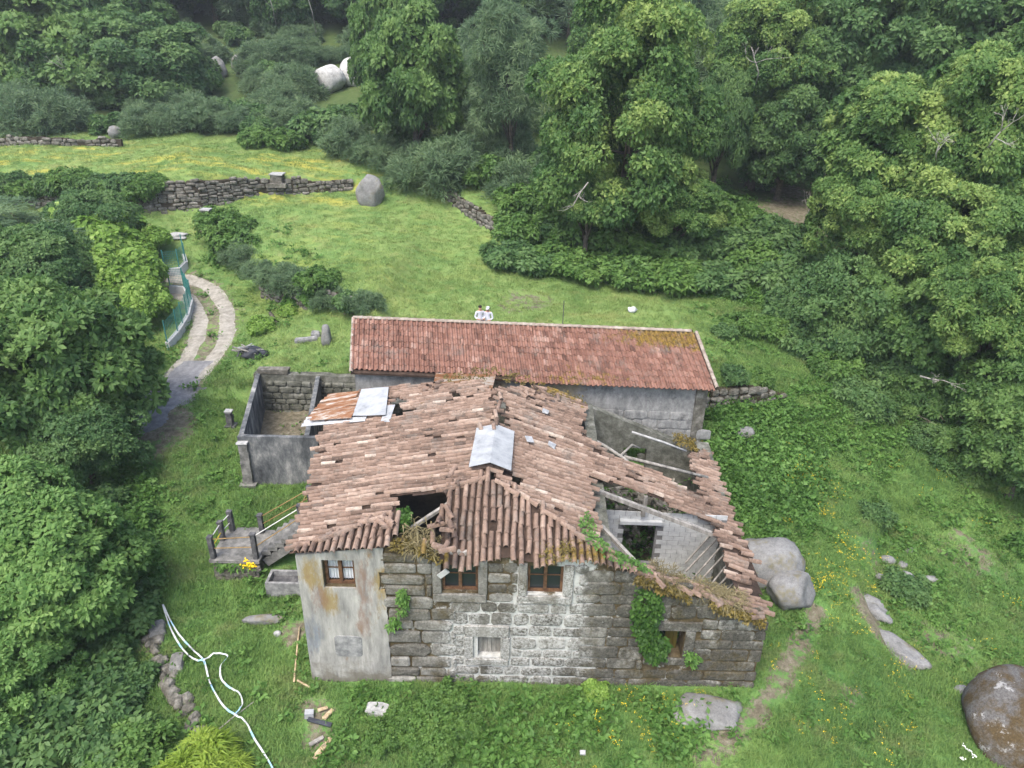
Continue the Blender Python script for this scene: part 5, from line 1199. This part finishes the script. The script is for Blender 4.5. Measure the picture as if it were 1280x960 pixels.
FT = mesh_py('trunk', b.V, b.F, True, b.T); FT.materials.append(M['bark'])
forest(12, 92, 102, -62, 66, 1); forest(15, 108, 122, -80, 84, 2); forest(17, 128, 146, -100, 100, 3); forest(8, 74, 86, 8, 62, 4); forest(16, 152, 172, -115, 115, 5); forest(4, 66, 72, 30, 52, 6)
forest(9, 94, 103, -40, 6, 11); forest(3, 42, 56, 30, 40, 8); forest(3, 76, 84, -72, -50, 9)
for k, (px, py, Y, s_, l, up) in enumerate([(735, 228, 43.5, 1.3, 'bare grey dead branch poking from the tall chestnut', -.3), (1170, 200, 37.5, 1.0, 'bare twigs showing in the pale-crowned chestnut', .8), (1235, 185, 36, .9, 'grey dead twigs between the light chestnuts', 1), (1150, 470, 31.5, .9, 'pale dead branch low on the dark tree', .1), (1205, 595, 29, .7, 'dead twigs above the shaded lower grass', .8), (945, 105, 55, 1.6, 'pale dead limbs in the tall tree behind the clearing', 1), (1005, 280, 47, 1.2, 'tangle of dead twigs at the brown clearing', 1), (1180, 262, 37, .9, 'bare twigs over the broad chestnut', .8), (395, 40, 82, 4., 'bare pale tree limbs on the hillside by the white boulders', 1), (345, 30, 88, 4., 'bare grey limbs rising from the hillside broom', 1), (100, 100, 73, 1.5, 'dead twig at the foot of the broad hill oak', .5)]): dead_branch(px, py, Y, s_, l, k + 3, up)

# ------------------------------------------------------------------ shrubs
SH = {}
def shrub_variant(key, seed, r, nl, per, k, L, W, mat, spread=.9, up=.4, lobe=.42, droop=.2, upaxis=.25):
    g = np.random.default_rng(seed); r = np.array(r, float); d = rdir(nl * 4, g); d = d[d[:, 2] > -.15][:nl]; c = d * r * g.uniform(.25, 1.0, (len(d), 1)); P, A, T = [], [], []
    for i in range(len(d)):
        q = norm(rdir(per, g) + .4 * d[i] + np.array([0, 0, up])); P.append(c[i] + q * r.mean() * lobe * g.uniform(.5, 1.) * g.uniform(.5, 1.15, (per, 1))); A.append(norm(q + np.array([0, 0, upaxis]))); T.append(g.uniform(.3, .65) + .1 * g.normal(size=per))
    P, A, T = np.concatenate(P), np.concatenate(A), np.concatenate(T); m = P[:, 2] > -.35 * r[2]
    me = sprigs(P[m], A[m], k, L, W, T[m], g, spread, droop, 'foliage'); me.materials.append(M[mat]); SH[key] = me
shrub_variant('broom_a', 11, (1.9, 1.7, 1.3), 40, 60, 6, .34, .11, 'leaf_broom', .45, upaxis=.9)
shrub_variant('broom_b', 12, (2.0, 1.5, 1.0), 40, 60, 6, .32, .12, 'leaf_broom', .5, upaxis=.9)
shrub_variant('bramble_a', 13, (1.6, 1.5, 1.0), 34, 70, 5, .24, .5, 'leaf_bramble')
shrub_variant('bramble_b', 14, (1.5, 1.6, .8), 30, 70, 5, .26, .5, 'leaf_deep')
shrub_variant('vine', 15, (1.6, 1.4, .9), 34, 70, 4, .26, .8, 'leaf_vine', 1.1)
shrub_variant('fern', 16, (.9, .9, .45), 16, 34, 6, .55, .09, 'leaf_fern', .6, upaxis=.9, droop=.35)
shrub_variant('weedy', 17, (.8, .8, .45), 18, 40, 5, .2, .55, 'leaf_weed')
b = B(); b.tube([(0, 0, -.4), (.05, .02, .3), (0, .1, .8)], [.07, .05, .02], 5); b.tube([(0, 0, .0), (.3, .1, .5)], [.04, .015], 5); b.tube([(0, 0, .0), (-.3, .15, .5)], [.04, .015], 5)
STM = mesh_py('stem', b.V, b.F, True, b.T); STM.materials.append(M['bark'])
def shrub(x, y, var, s_, label, group=None, name='shrub', cat='shrub', lift=.25):
    g = g1(x, y); o = thing(name, label, cat, (x, y, g), R.uniform(0, 6.28), group); sc_ = (s_,) * 3 if np.isscalar(s_) else s_
    f = link('foliage', SH[var], None, o, (0, 0, lift * sc_[2])); f.scale = sc_; link('stem', STM, None, o).scale = (1, 1, min(1., sc_[2] * .8)); return o
def shrub_px(px, py, var, s_, label, group=None, name='shrub', lift=.25):
    x, y, g = onG(px, py); return shrub(x, y, var, s_, label, group, name, lift=lift)
# hillside broom, as far as the photo shows it
g = random.Random(21); n = 0
for k in range(1500):
    x, y = g.uniform(-58, 8), g.uniform(68, 112); px, py = proj(x, y, g1(x, y))
    if not (-60 < px < 640 and -20 < py < 180) or n > 230: continue
    if (385 < px < 462 and 88 < py < 150) or (abs(px - 287) < 34 and 70 < py < 118) or (py > 150 and 350 < px < 420 and g.random() < .7): continue
    n += 1; br_ = g.random() < .7; shrub(x, y, g.choice(['broom_a', 'broom_b']) if br_ else 'bramble_b', g.uniform(.8, 1.7), 'grey-green broom bush on the rough hillside' if br_ else 'dark green bush on the rough hillside', 'broom on the hillside' if br_ else 'dark bushes on the hillside', 'broom_bush' if br_ else 'hill_bush')
for k, (px, py, v, s_) in enumerate([(190, 168, 'broom_a', 1.3), (265, 165, 'broom_b', 1.6), (320, 182, 'bramble_a', 1.0), (360, 185, 'bramble_a', 1.1), (410, 175, 'bramble_b', 1.9), (30, 165, 'broom_a', 2.), (80, 160, 'broom_b', 1.8), (240, 155, 'broom_a', 1.4), (430, 190, 'broom_b', 1.5), (470, 205, 'broom_a', 1.2), (140, 165, 'bramble_b', 1.2), (300, 165, 'broom_b', 1.1)]):
    shrub_px(px, py, v, s_, 'bush along the back wall of the yellow meadow', 'bushes at the back of the yellow meadow', 'meadow_bush')
# bushes round the meadow edge and the bramble hedge under the tall chestnut
for k, (px, py, v, s_) in enumerate([(540, 235, 'broom_a', 1.7), (575, 225, 'broom_b', 1.8), (605, 228, 'bramble_a', 1.4), (620, 205, 'broom_b', 1.7), (590, 190, 'broom_b', 1.9), (660, 245, 'broom_a', 1.5), (690, 220, 'bramble_b', 1.6), (560, 200, 'bramble_a', 1.4), (630, 170, 'broom_a', 1.6), (520, 215, 'broom_b', 1.3)]):
    shrub_px(px, py, v, s_, 'bush on the bank between the meadow and the feathery tree', 'bushes on the meadow bank', 'bank_bush')
for k in range(30):
    t_ = k / 29; px, py = 640 + 270 * t_, 332 + 26 * t_ - (k % 3) * 34 + R.uniform(-6, 6)
    shrub_px(px, py, R.choice(['bramble_a', 'bramble_a', 'bramble_b']), (R.uniform(1.2, 1.6), R.uniform(1.2, 1.6), R.uniform(.8, 1.2) * (1 + .25 * (k % 3))), 'bramble clump in the long hedge under the tall chestnut', 'brambles under the tall chestnut', 'bramble')
for px, py, v, s_ in [(940, 340, 'bramble_a', 1.3), (970, 360, 'bramble_b', 1.3), (930, 415, 'bramble_a', .75), (960, 420, 'bramble_a', .8), (905, 420, 'bramble_b', .5), (985, 400, 'bramble_b', 1.4), (1005, 440, 'bramble_b', .9), (915, 475, 'bramble_b', .5), (950, 478, 'bramble_a', .45), (960, 310, 'bramble_b', 1.5), (1000, 345, 'bramble_b', 1.5), (1040, 470, 'bramble_a', .9), (1065, 500, 'bramble_b', .8), (1090, 520, 'bramble_b', .8)]:
    shrub_px(px, py, v, s_, 'bramble growing between the barn corner and the wood', 'brambles by the wood', 'bramble')
# leafy bank by the track
for px, py, v, s_ in [(288, 300, 'bramble_a', 1.2), (295, 318, 'bramble_a', 1.1), (305, 330, 'broom_a', .8), (275, 285, 'bramble_a', 1.0), (280, 325, 'weedy', 1.3), (330, 350, 'broom_b', .7), (350, 358, 'broom_a', .75), (375, 365, 'broom_b', .8), (400, 360, 'bramble_a', .8), (415, 385, 'broom_a', .6), (440, 385, 'bramble_b', .7), (455, 388, 'broom_b', .6), (390, 380, 'weedy', 1.), (365, 385, 'weedy', 1.)]:
    shrub_px(px, py, v, s_, 'bush on the leafy bank between track and meadow', 'bushes on the leafy bank', 'bank_bush')
shrub_px(328, 412, 'vine', .55, 'bright leafy bush in the grass above the shed'); shrub_px(362, 392, 'vine', .4, 'small yellow-green bush near the leaning stump')
for px, py in [(10, 250), (40, 246), (75, 248), (110, 246), (150, 250), (175, 254), (20, 238), (60, 236), (130, 238), (160, 240), (95, 236), (190, 240)]:
    shrub_px(px, py, R.choice(['bramble_a', 'bramble_b']), R.uniform(.75, 1.), 'ivy bush draped over the tall terrace wall', 'ivy on the tall terrace wall', 'ivy_bush', lift=.3)
# garden vines by the fence
for px, py, s_ in [(140, 350, 1.1), (155, 368, 1.1), (172, 380, 1.0), (182, 398, .8), (186, 412, .7), (140, 390, 1.2), (165, 405, 1.0), (165, 345, .9), (150, 322, 1.0), (200, 322, .6), (180, 345, .7), (115, 330, 1.2), (130, 360, 1.3)]:
    shrub_px(px, py, 'vine', (s_ * 1.1, s_ * 1.1, s_ * 1.3), 'light green grapevine behind the green garden fence', 'garden vines', 'grapevine', lift=1.5)
# left edge undergrowth, ferns
for px, py, v, s_ in [(125, 640, 'bramble_b', .8), (150, 590, 'weedy', 1.2), (170, 700, 'bramble_a', .55), (150, 730, 'bramble_a', .7), (175, 660, 'weedy', 1.1), (150, 780, 'bramble_b', .9), (140, 830, 'bramble_b', .7), (150, 870, 'bramble_b', .7), (130, 880, 'bramble_b', .8), (90, 900, 'bramble_b', 1.1), (40, 930, 'bramble_b', 1.1), (145, 930, 'bramble_b', .8), (165, 955, 'bramble_a', .7)]:
    shrub_px(px, py, v, s_, 'undergrowth bush along the crumbling low wall', 'undergrowth by the low wall', 'undergrowth')
shrub_px(258, 960, 'fern', .95, 'yellow-green feathery shrub by the striped tape', lift=.4); shrub_px(232, 972, 'fern', .7, 'smaller yellow-green shrub under the feathery one', lift=.4); shrub_px(285, 968, 'fern', .6, 'low yellow-green tuft touching the long tape', lift=.4)
for px, py, s_ in [(530, 900, 1.), (560, 885, .9), (555, 920, 1.), (520, 925, .8), (500, 905, .7), (480, 930, .8), (585, 915, .7), (545, 945, .9)]:
    shrub_px(px, py, 'bramble_a', (s_ * .45, s_ * .45, s_ * .5), 'bramble in the tall weeds before the farmhouse', 'brambles before the farmhouse', 'bramble')
shrub_px(745, 868, 'vine', .28, 'yellow-flowered weed clump at the foot of the farmhouse wall'); shrub_px(830, 355, 'bramble_a', .6, 'bush at the front of the bramble hedge'); shrub_px(1095, 650, 'bramble_b', .5, 'dark bush on the broken terrace edge'); shrub_px(1128, 745, 'bramble_b', .6, 'bush among the field stones'); shrub_px(1275, 690, 'weedy', 1., 'leafy clump on the shaded lower grass')

# ------------------------------------------------------------------ growth on the building
def growth(name, P, L, W, k, mat, label, cat='plant', spread=.9, axis=(0, -.6, .6), droop=.3, seed=0, group=None):
    g = np.random.default_rng(seed); P = np.array(P, float); A = norm(np.array(axis) + .5 * rdir(len(P), g)); c = P.mean(0); c[2] = P[:, 2].min()
    me = sprigs(P - c, A, k, L, W, g.uniform(.2, .8, len(P)), g, spread, droop, name); o = link(name, me, mat, None, c); return tag(o, label, cat, group)
def pts_wall(poly, n, y, jit=.1):
    out = []; xs_, ys_ = [p[0] for p in poly], [p[1] for p in poly]
    while len(out) < n:
        px, py = R.uniform(min(xs_), max(xs_)), R.uniform(min(ys_), max(ys_))
        if inpoly(px, py, poly): x, yy, z = atY(px, py, y); out.append((x, yy - R.uniform(0, jit), z))
    return out
growth('wall_ivy', pts_wall([(797, 735), (826, 738), (828, 765), (816, 790), (800, 800), (788, 785), (790, 760)], 300, 16.4, .14), .11, .8, 4, 'leaf_ivy', 'green ivy growing up the wall beside the small window', 'ivy', 1.)
growth('wall_ivy', pts_wall([(800, 798), (820, 790), (835, 800), (838, 818), (815, 826), (800, 815)], 170, 16.42, .14), .14, .8, 4, 'leaf_ivy', 'ivy spilling over the small dark window', 'ivy', 1.)
growth('wall_fern', pts_wall([(855, 815), (872, 818), (870, 830), (857, 828)], 30, 16.42, .1), .16, .5, 4, 'leaf_weed', 'small fern tuft low on the dark wall', 'fern')
growth('wall_fern', pts_wall([(488, 770), (500, 772), (498, 786), (486, 784)], 26, 16.4, .1), .15, .5, 4, 'leaf_weed', 'fern tuft at the edge of the plaster', 'fern')
growth('wall_fern', pts_wall([(498, 740), (508, 735), (510, 765), (500, 768)], 70, 16.4, .1), .13, .5, 4, 'leaf_weed', 'green weeds in the joints beside the plaster', 'weed')
def pts_top(x0, x1, n, y0=16.4, y1=17.1, dz=0.05):
    return [(x, R.uniform(y0, y1), ftop(x) + dz + R.uniform(-.05, .1)) for x in [R.uniform(x0, x1) for _ in range(n)]]
growth('dry_grass', [q for q in pts_top(4.3, 7.8, 420) if nz(q[0] * 1.4, 8.1) > -.12], .36, .05, 6, 'leaf_dry', 'dry grass growing along the broken wall top', 'grass', .5, (0, -.3, .9), .35)
growth('moss', [(x, y - .1, z - R.uniform(-.02, .22)) for x, y, z in pts_top(3.7, 7.7, 520, 16.3, 16.5) if nz(x * 1.9, 3.3) > -.08], .09, .7, 4, 'leaf_moss', 'yellow moss hanging over the broken wall top', 'moss', 1.)
growth('moss', [(x, y, z) for x, y, z in pts_top(-3.3, -1.9, 130, 16.35, 16.9, .0)], .14, .5, 4, 'leaf_moss', 'golden moss and grass under the open roof corner', 'moss', .8)
growth('dry_grass', pts_top(-2.9, -2.1, 60), .38, .05, 6, 'leaf_dry', 'tuft of dry grass below the roof hole', 'grass', .5, (0, -.3, .9), .3)
growth('moss', [(x, 16.4 + R.uniform(-.1, .5), eave_z(x) + .12 + R.uniform(-.08, .25)) for x in [R.uniform(.5, 2.9) for _ in range(260)] if nz(x * 2.3, 1.3) > -.05], .08, .7, 4, 'leaf_moss', 'thick moss on the eave tiles above the dark window', 'moss', 1.)
growth('moss', [(x, R.uniform(26.3, 27.4), zR(x) - .1) for x in [R.uniform(7.0, 8.4) for _ in range(120)]], .13, .5, 4, 'leaf_moss', 'brown moss on the wall corner next to the barn', 'moss', .8)
growth('moss', [(R.uniform(-3, 3), R.uniform(25.6, 27.4), 0) for _ in range(1)] + [(x, y, (zR(x) if x > RX else zL(x)) + .06) for x, y in [(R.uniform(-3, 3), R.uniform(25.7, 26.9)) for _ in range(160)]][0:], .13, .4, 4, 'leaf_moss', 'moss and weeds on the tiles against the barn wall', 'moss', .8) if False else growth('moss', [(x, y, (zR(x) if x > RX else zL(x)) + .06) for x, y in [(R.uniform(-3, 3), R.uniform(25.7, 26.9)) for _ in range(160)]], .13, .4, 4, 'leaf_moss', 'moss and weeds on the tiles against the barn wall', 'moss', .8)
IVR = [(735, 640), (745, 655), (745, 670), (770, 690), (800, 702), (815, 715), (790, 712), (760, 698), (730, 672), (725, 655)]; Pi = []
while len(Pi) < 230:
    px, py = R.uniform(720, 818), R.uniform(638, 718)
    if inpoly(px, py, IVR): Pi.append(onRt(px, py, R.uniform(.02, .3)))
growth('roof_ivy', Pi, .10, .7, 4, 'leaf_weed', 'green ivy creeping over the roof edge by the front hole', 'ivy', 1., (0, -.3, .8))
growth('bramble', [(R.uniform(3.3, 7.3), R.uniform(17.3, 20.7), .4 + abs(R.gauss(0, .35))) for _ in range(700)], .2, .5, 4, 'leaf_ivy', 'brambles filling the roofless front room', 'bramble', 1., (0, 0, .8))
growth('bramble', [(R.uniform(3.3, 7.9), R.uniform(21.6, 26.6), .4 + abs(R.gauss(0, .5))) for _ in range(700)], .2, .5, 4, 'leaf_ivy', 'brambles filling the roofless back room', 'bramble', 1., (0, 0, .8))
growth('dry_stalks', [(-2.7 + R.gauss(0, .25), 17.0 + R.gauss(0, .15), R.uniform(4.9, 5.7)) for _ in range(60)], .55, .06, 3, 'leaf_dry', 'dry stalks growing in the roof hole', 'stalks', .7, (0, -.2, .6), .6)
growth('roof_weed', [(-3.15 + R.uniform(-.15, .15), 17.6 + R.uniform(-.3, .3), 5.5 + R.uniform(-.3, .25)) for _ in range(110)], .16, .6, 4, 'leaf_ivy', 'green creeper hanging in the roof hole', 'creeper', 1.)
growth('yellow_flowers', [(-9.5 + R.gauss(0, .12), 20.85 + R.gauss(0, .06), .9 + R.gauss(0, .07)) for _ in range(26)], .09, .8, 4, 'flower_yellow', 'yellow flowers on the stair landing wall', 'flowers', 1.)
growth('landing_weeds', [(R.uniform(-10.7, -9.4), 20.82, .75 + R.uniform(-.1, .2)) for _ in range(60)], .15, .5, 4, 'leaf_weed', 'weeds hanging from the stair landing wall', 'weeds', 1.)
growth('shed_weeds', [(R.uniform(-11.3, -9.3), R.uniform(26.6, 31.8), .95 + R.uniform(0, .2)) for _ in range(160)], .22, .4, 4, 'leaf_weed', 'weeds on the floor of the roofless shed', 'weeds', .9, (0, 0, 1))

# ------------------------------------------------------------------ grass and ground cover (scattered, uncountable)
SRC = bpy.data.collections.new('scatter_sources')
def src_col(name, meshes):
    c = bpy.data.collections.new(name)
    for i, me in enumerate(meshes): c.objects.link(bpy.data.objects.new('%s_%02d' % (name, i), me))
    return c
def tuft(seed, n, h, w_, lean, mat, spread=.16):
    g = np.random.default_rng(seed); V, F, T = [], [], []
    for k in range(n):
        a = g.uniform(0, 6.28); p = np.array([*(g.normal(0, spread, 2)), 0]); d = np.array([cos(a), sin(a), 0]); s_ = np.array([-sin(a), cos(a), 0]); hh = h * g.uniform(.5, 1.15); l = lean * g.uniform(.3, 1.3); b_ = len(V); t_ = g.random()
        V += [p - s_ * w_ / 2, p + s_ * w_ / 2, p + d * l * hh * .4 + np.array([0, 0, hh * .6]) + s_ * w_ * .38, p + d * l * hh * .4 + np.array([0, 0, hh * .6]) - s_ * w_ * .38, p + d * l * hh + np.array([0, 0, hh * .92])]
        F += [(b_, b_ + 1, b_ + 2, b_ + 3), (b_ + 3, b_ + 2, b_ + 4)]; T += [t_] * 5
    me = mesh_py('tuft', V, F, False, T); me.materials.append(M[mat]); return me
def scatter(name, col, P, S_, label, cat, nvar):
    n = len(P); me = bpy.data.meshes.new(name); me.vertices.add(n); me.vertices.foreach_set('co', np.asarray(P, np.float32).ravel())
    a = me.attributes.new('scl', 'FLOAT', 'POINT'); a.data.foreach_set('value', np.asarray(S_, np.float32))
    a = me.attributes.new('rot', 'FLOAT_VECTOR', 'POINT'); rv = np.zeros((n, 3), np.float32); rv[:, 2] = NR.uniform(0, 6.28, n); rv[:, :2] = NR.normal(0, .12, (n, 2)); a.data.foreach_set('vector', rv.ravel())
    a = me.attributes.new('idx', 'INT', 'POINT'); a.data.foreach_set('value', NR.integers(0, nvar, n).astype(np.int32))
    o = link(name, me); tag(o, label, cat, kind='stuff')
    ng = bpy.data.node_groups.new(name, 'GeometryNodeTree'); ng.interface.new_socket('Geometry', in_out='INPUT', socket_type='NodeSocketGeometry'); ng.interface.new_socket('Geometry', in_out='OUTPUT', socket_type='NodeSocketGeometry')
    gi, go = ng.nodes.new('NodeGroupInput'), ng.nodes.new('NodeGroupOutput'); ci = ng.nodes.new('GeometryNodeCollectionInfo'); ci.inputs['Collection'].default_value = col; ci.inputs['Separate Children'].default_value = True; ci.inputs['Reset Children'].default_value = True
    ip = ng.nodes.new('GeometryNodeInstanceOnPoints'); ip.inputs['Pick Instance'].default_value = True
    def at(nm, ty): x = ng.nodes.new('GeometryNodeInputNamedAttribute'); x.data_type = ty; x.inputs['Name'].default_value = nm; return x.outputs['Attribute']
    L = ng.links.new; L(gi.outputs[0], ip.inputs['Points']); L(ci.outputs[0], ip.inputs['Instance']); L(at('idx', 'INT'), ip.inputs['Instance Index']); L(at('rot', 'FLOAT_VECTOR'), ip.inputs['Rotation']); L(at('scl', 'FLOAT'), ip.inputs['Scale']); L(ip.outputs[0], go.inputs[0])
    md = o.modifiers.new('scatter', 'NODES'); md.node_group = ng; return o
SHEDP = [(-11.5, 26.1), (-6.9, 26.1), (-7.3, 32.3), (-12.8, 32.3)]; BARNP = [xyof(bpt(0, 2.7)), xyof(bpt(bLen, 2.7)), xyof(bpt(bLen, -2.7)), xyof(bpt(0, -2.7))]; HP = [(-6.15, 16.42), (7.9, 16.42), (8.55, 27.5), (-6.9, 27.5)]
STP = [(-10.95, 20.8), (-9.2, 20.8), (-9.2, 21.2), (-6.8, 21.2), (-6.8, 22.6), (-10.95, 22.6)]
def free(x, y):
    return ~(inpoly(x, y, HP) | inpoly(x, y, SHEDP) | inpoly(x, y, BARNP) | inpoly(x, y, STP))
def cloud(n, x0, x1, y0, y1, dens=None, dirt_max=.42, margin=120):
    x = NR.uniform(x0, x1, n); y = NR.uniform(y0, y1, n); z = gz(x, y); px, py = proj(x, y, z); k = free(x, y) & (px > -margin) & (px < 1280 + margin) & (py < 960 + margin) & (py > -40)
    d, m, ye, s_ = masks(x, y); k &= (d + NR.uniform(-.2, .2, n)) < dirt_max
    if dens is not None: k &= NR.random(n) < dens(x, y, px, py)
    return np.stack([x, y, z], 1)[k], m[k]
def fbm(x, y, s_): return .5 + .5 * np.sin(x * s_ + 1.7 * np.sin(y * s_ * .7)) * np.sin(y * s_ * 1.1 + 1.3 * np.sin(x * s_ * .8))
lush_c = src_col('lush_tuft', [tuft(30 + i, 16, .20, .022, .8, 'blade_lush') for i in range(5)])
mead_c = src_col('meadow_tuft', [tuft(40 + i, 14, .15, .022, .9, 'blade_meadow', .2) for i in range(4)])
P, m = cloud(215000, -26, 26, 9, 48, lambda x, y, px, py: .55 + .45 * fbm(x, y, .9)); P = P[m < .5]
scatter('grass', lush_c, P, NR.uniform(.4, 1.0, len(P)), 'lush green grass round the farmhouse', 'grass', 5)
P, m = cloud(100000, -50, 16, 32, 68, lambda x, y, px, py: .8 * (y < 45) + .45 * (y >= 45)); P = P[m > .35]
scatter('meadow_grass', mead_c, P, NR.uniform(.5, 1.1, len(P)), 'short meadow grass on the terraces', 'grass', 4)
def weed(seed, n, L, r, mat, W=.5):
    g = np.random.default_rng(seed); p = g.normal(0, r, (n, 3)); p[:, 2] = abs(p[:, 2]) * .9; me = sprigs(p, norm(np.array([0, 0, .8]) + .6 * rdir(n, g)), 4, L, W, g.uniform(.2, .75, n), g, .9, .25, 'weed'); me.materials.append(M[mat]); return me
weed_c = src_col('weed', [weed(50 + i, 14, .17, .15, 'leaf_weed') for i in range(4)])
RWEED = [(893, 520), (930, 515), (1000, 560), (1010, 640), (1000, 665), (930, 655), (905, 600)]; FWEED = [(400, 868), (760, 870), (900, 885), (860, 960), (400, 960)]; LWEED = [(140, 560), (190, 600), (200, 740), (160, 760), (120, 640)]; SLOPE = [(620, 330), (900, 260), (1000, 350), (960, 380), (640, 345)]; SLOPE2 = [(900, 230), (1000, 300), (1000, 400), (900, 370)]
RDK = [(1010, 470), (1130, 540), (1110, 610), (1020, 570), (980, 500)]; RLOW = [(1120, 620), (1280, 640), (1280, 840), (1140, 800), (1090, 740)]
def wd(x, y, px, py): return np.maximum.reduce([1.15 * (1 - sm(np.hypot((px - 945) / 75, (py - 590) / 95) + .45 * (fbm(x, y, 1.3) - .5) + .3 * (fbm(x, y, 3.1) - .5), .55, 1.15)) * (px > 885), .22 * inpoly(px, py, FWEED) * fbm(x, y, 1.1) ** 1.5 * 1.6, .5 * inpoly(px, py, LWEED), .4 * inpoly(px, py, SLOPE2), .9 * inpoly(px, py, SLOPE), .2 * inpoly(px, py, RDK), .14 * inpoly(px, py, RLOW) * fbm(x, y, .8), .015 + 0 * x])
P, m = cloud(130000, -26, 26, 10, 62, wd, .5); P = P[m < .9]
scatter('weeds', weed_c, P, NR.uniform(.6, 1.35, len(P)), 'broad-leaved weeds and nettles in the grass', 'weeds', 4)
def flower(seed, mat):
    g = np.random.default_rng(seed); p = g.normal(0, .14, (7, 3)); p[:, 2] = .22 + .05 * g.normal(size=7); me = sprigs(p, norm(np.array([0, 0, 1.]) + .2 * rdir(7, g)), 4, .02, .9, g.uniform(.2, .75, 7), g, 1.2, 0, 'flower'); me.materials.append(M[mat]); return me
fl_c = src_col('flower', [flower(60 + i, 'flower_yellow') for i in range(3)])
FZ = [((1055, 690), 14, .7), ((1050, 730), 30, .55), ((1075, 760), 30, .3), ((1040, 880), 45, .22), ((1130, 860), 30, .15), ((800, 890), 60, .14), ((1010, 590), 45, .10), ((1035, 625), 25, .2), ((970, 830), 20, .15), ((560, 880), 60, .08), ((1060, 920), 60, .12)]
P, m = cloud(9000, 0, 22, 11, 32, lambda x, y, px, py: np.maximum.reduce([a * np.exp(-(((px - c[0]) ** 2 + (py - c[1]) ** 2) / r ** 2)) for c, r, a in FZ] + [.004 + 0 * x]))
scatter('buttercups', fl_c, P, NR.uniform(.7, 1.4, len(P)), 'yellow buttercups in the grass right of the farmhouse', 'flowers', 3)
x, y, g_0 = onG(1206, 950); growth('white_flowers', [(x + R.gauss(0, .15), y + R.gauss(0, .12), g_0 + .3 + R.gauss(0, .05)) for _ in range(9)], .05, .9, 5, 'flower_white', 'white flowers beside the huge mossy boulder', 'flowers', 1.2, (0, 0, 1))

# ------------------------------------------------------------------ damp air over the valley
HAZE = .0005
t = NT('haze_air'); v = t.n('ShaderNodeVolumePrincipled'); v.inputs['Color'].default_value = (.86, .93, 1., 1); v.inputs['Density'].default_value = HAZE; v.inputs['Anisotropy'].default_value = .2
t.t.links.new(v.outputs[0], t.out.inputs['Volume']); M['haze_air'] = t.m
hz = B().box((0, 135, 48), (460, 420, 122)); tag(hz.obj('haze', 'haze_air', None, False, (0, 135, -13)), 'thin bluish haze in the air over the hillside', 'haze', kind='stuff')
# rubble heaps and more overgrowth in the two roofless rooms
def heap(x0, x1, y0, y1, n, label):
    o = thing('rubble_heap', label, 'rubble', ((x0 + x1) / 2, (y0 + y1) / 2, .35)); b = B()
    for k in range(n):
        x, y = R.uniform(x0, x1), R.uniform(y0, y1); u = min(x - x0, x1 - x, y - y0, y1 - y); z = .38 + min(.9, u * .9) * R.random(); q = R.uniform(.12, .32)
        if k % 3: b.box((x, y, z), (q * 1.5, q, q * .7), Matrix.Rotation(R.uniform(0, 3), 3, 'Z') @ Matrix.Rotation(R.gauss(0, .4), 3, 'X'), R.random(), q * .12)
        else: m = tile_mat4((x, y, z + .1), (R.uniform(-1, 1), R.uniform(-1, 1), R.uniform(-.5, .5)), (0, 0, 1)); V, F = canal_template(k); b.add([m @ Vector(v) for v in V], F, R.random())
    b.obj('rubble', 'stone_rubble', o)['kind'] = 'stuff'
    for k in range(10):
        x, y = R.uniform(x0, x1), R.uniform(y0, y1); a = R.uniform(0, 3.1); B().bar((x, y, .7 + R.random() * .4), (x + 1.6 * cos(a), y + 1.1 * sin(a), .7 + R.random() * .9), .09, .09).obj('broken_beam', 'wood_grey', o)
heap(3.6, 7.4, 18.0, 20.6, 220, 'rubble and broken beams in the roofless front room'); heap(3.6, 7.6, 22.6, 26.6, 260, 'rubble and broken beams in the roofless back room')
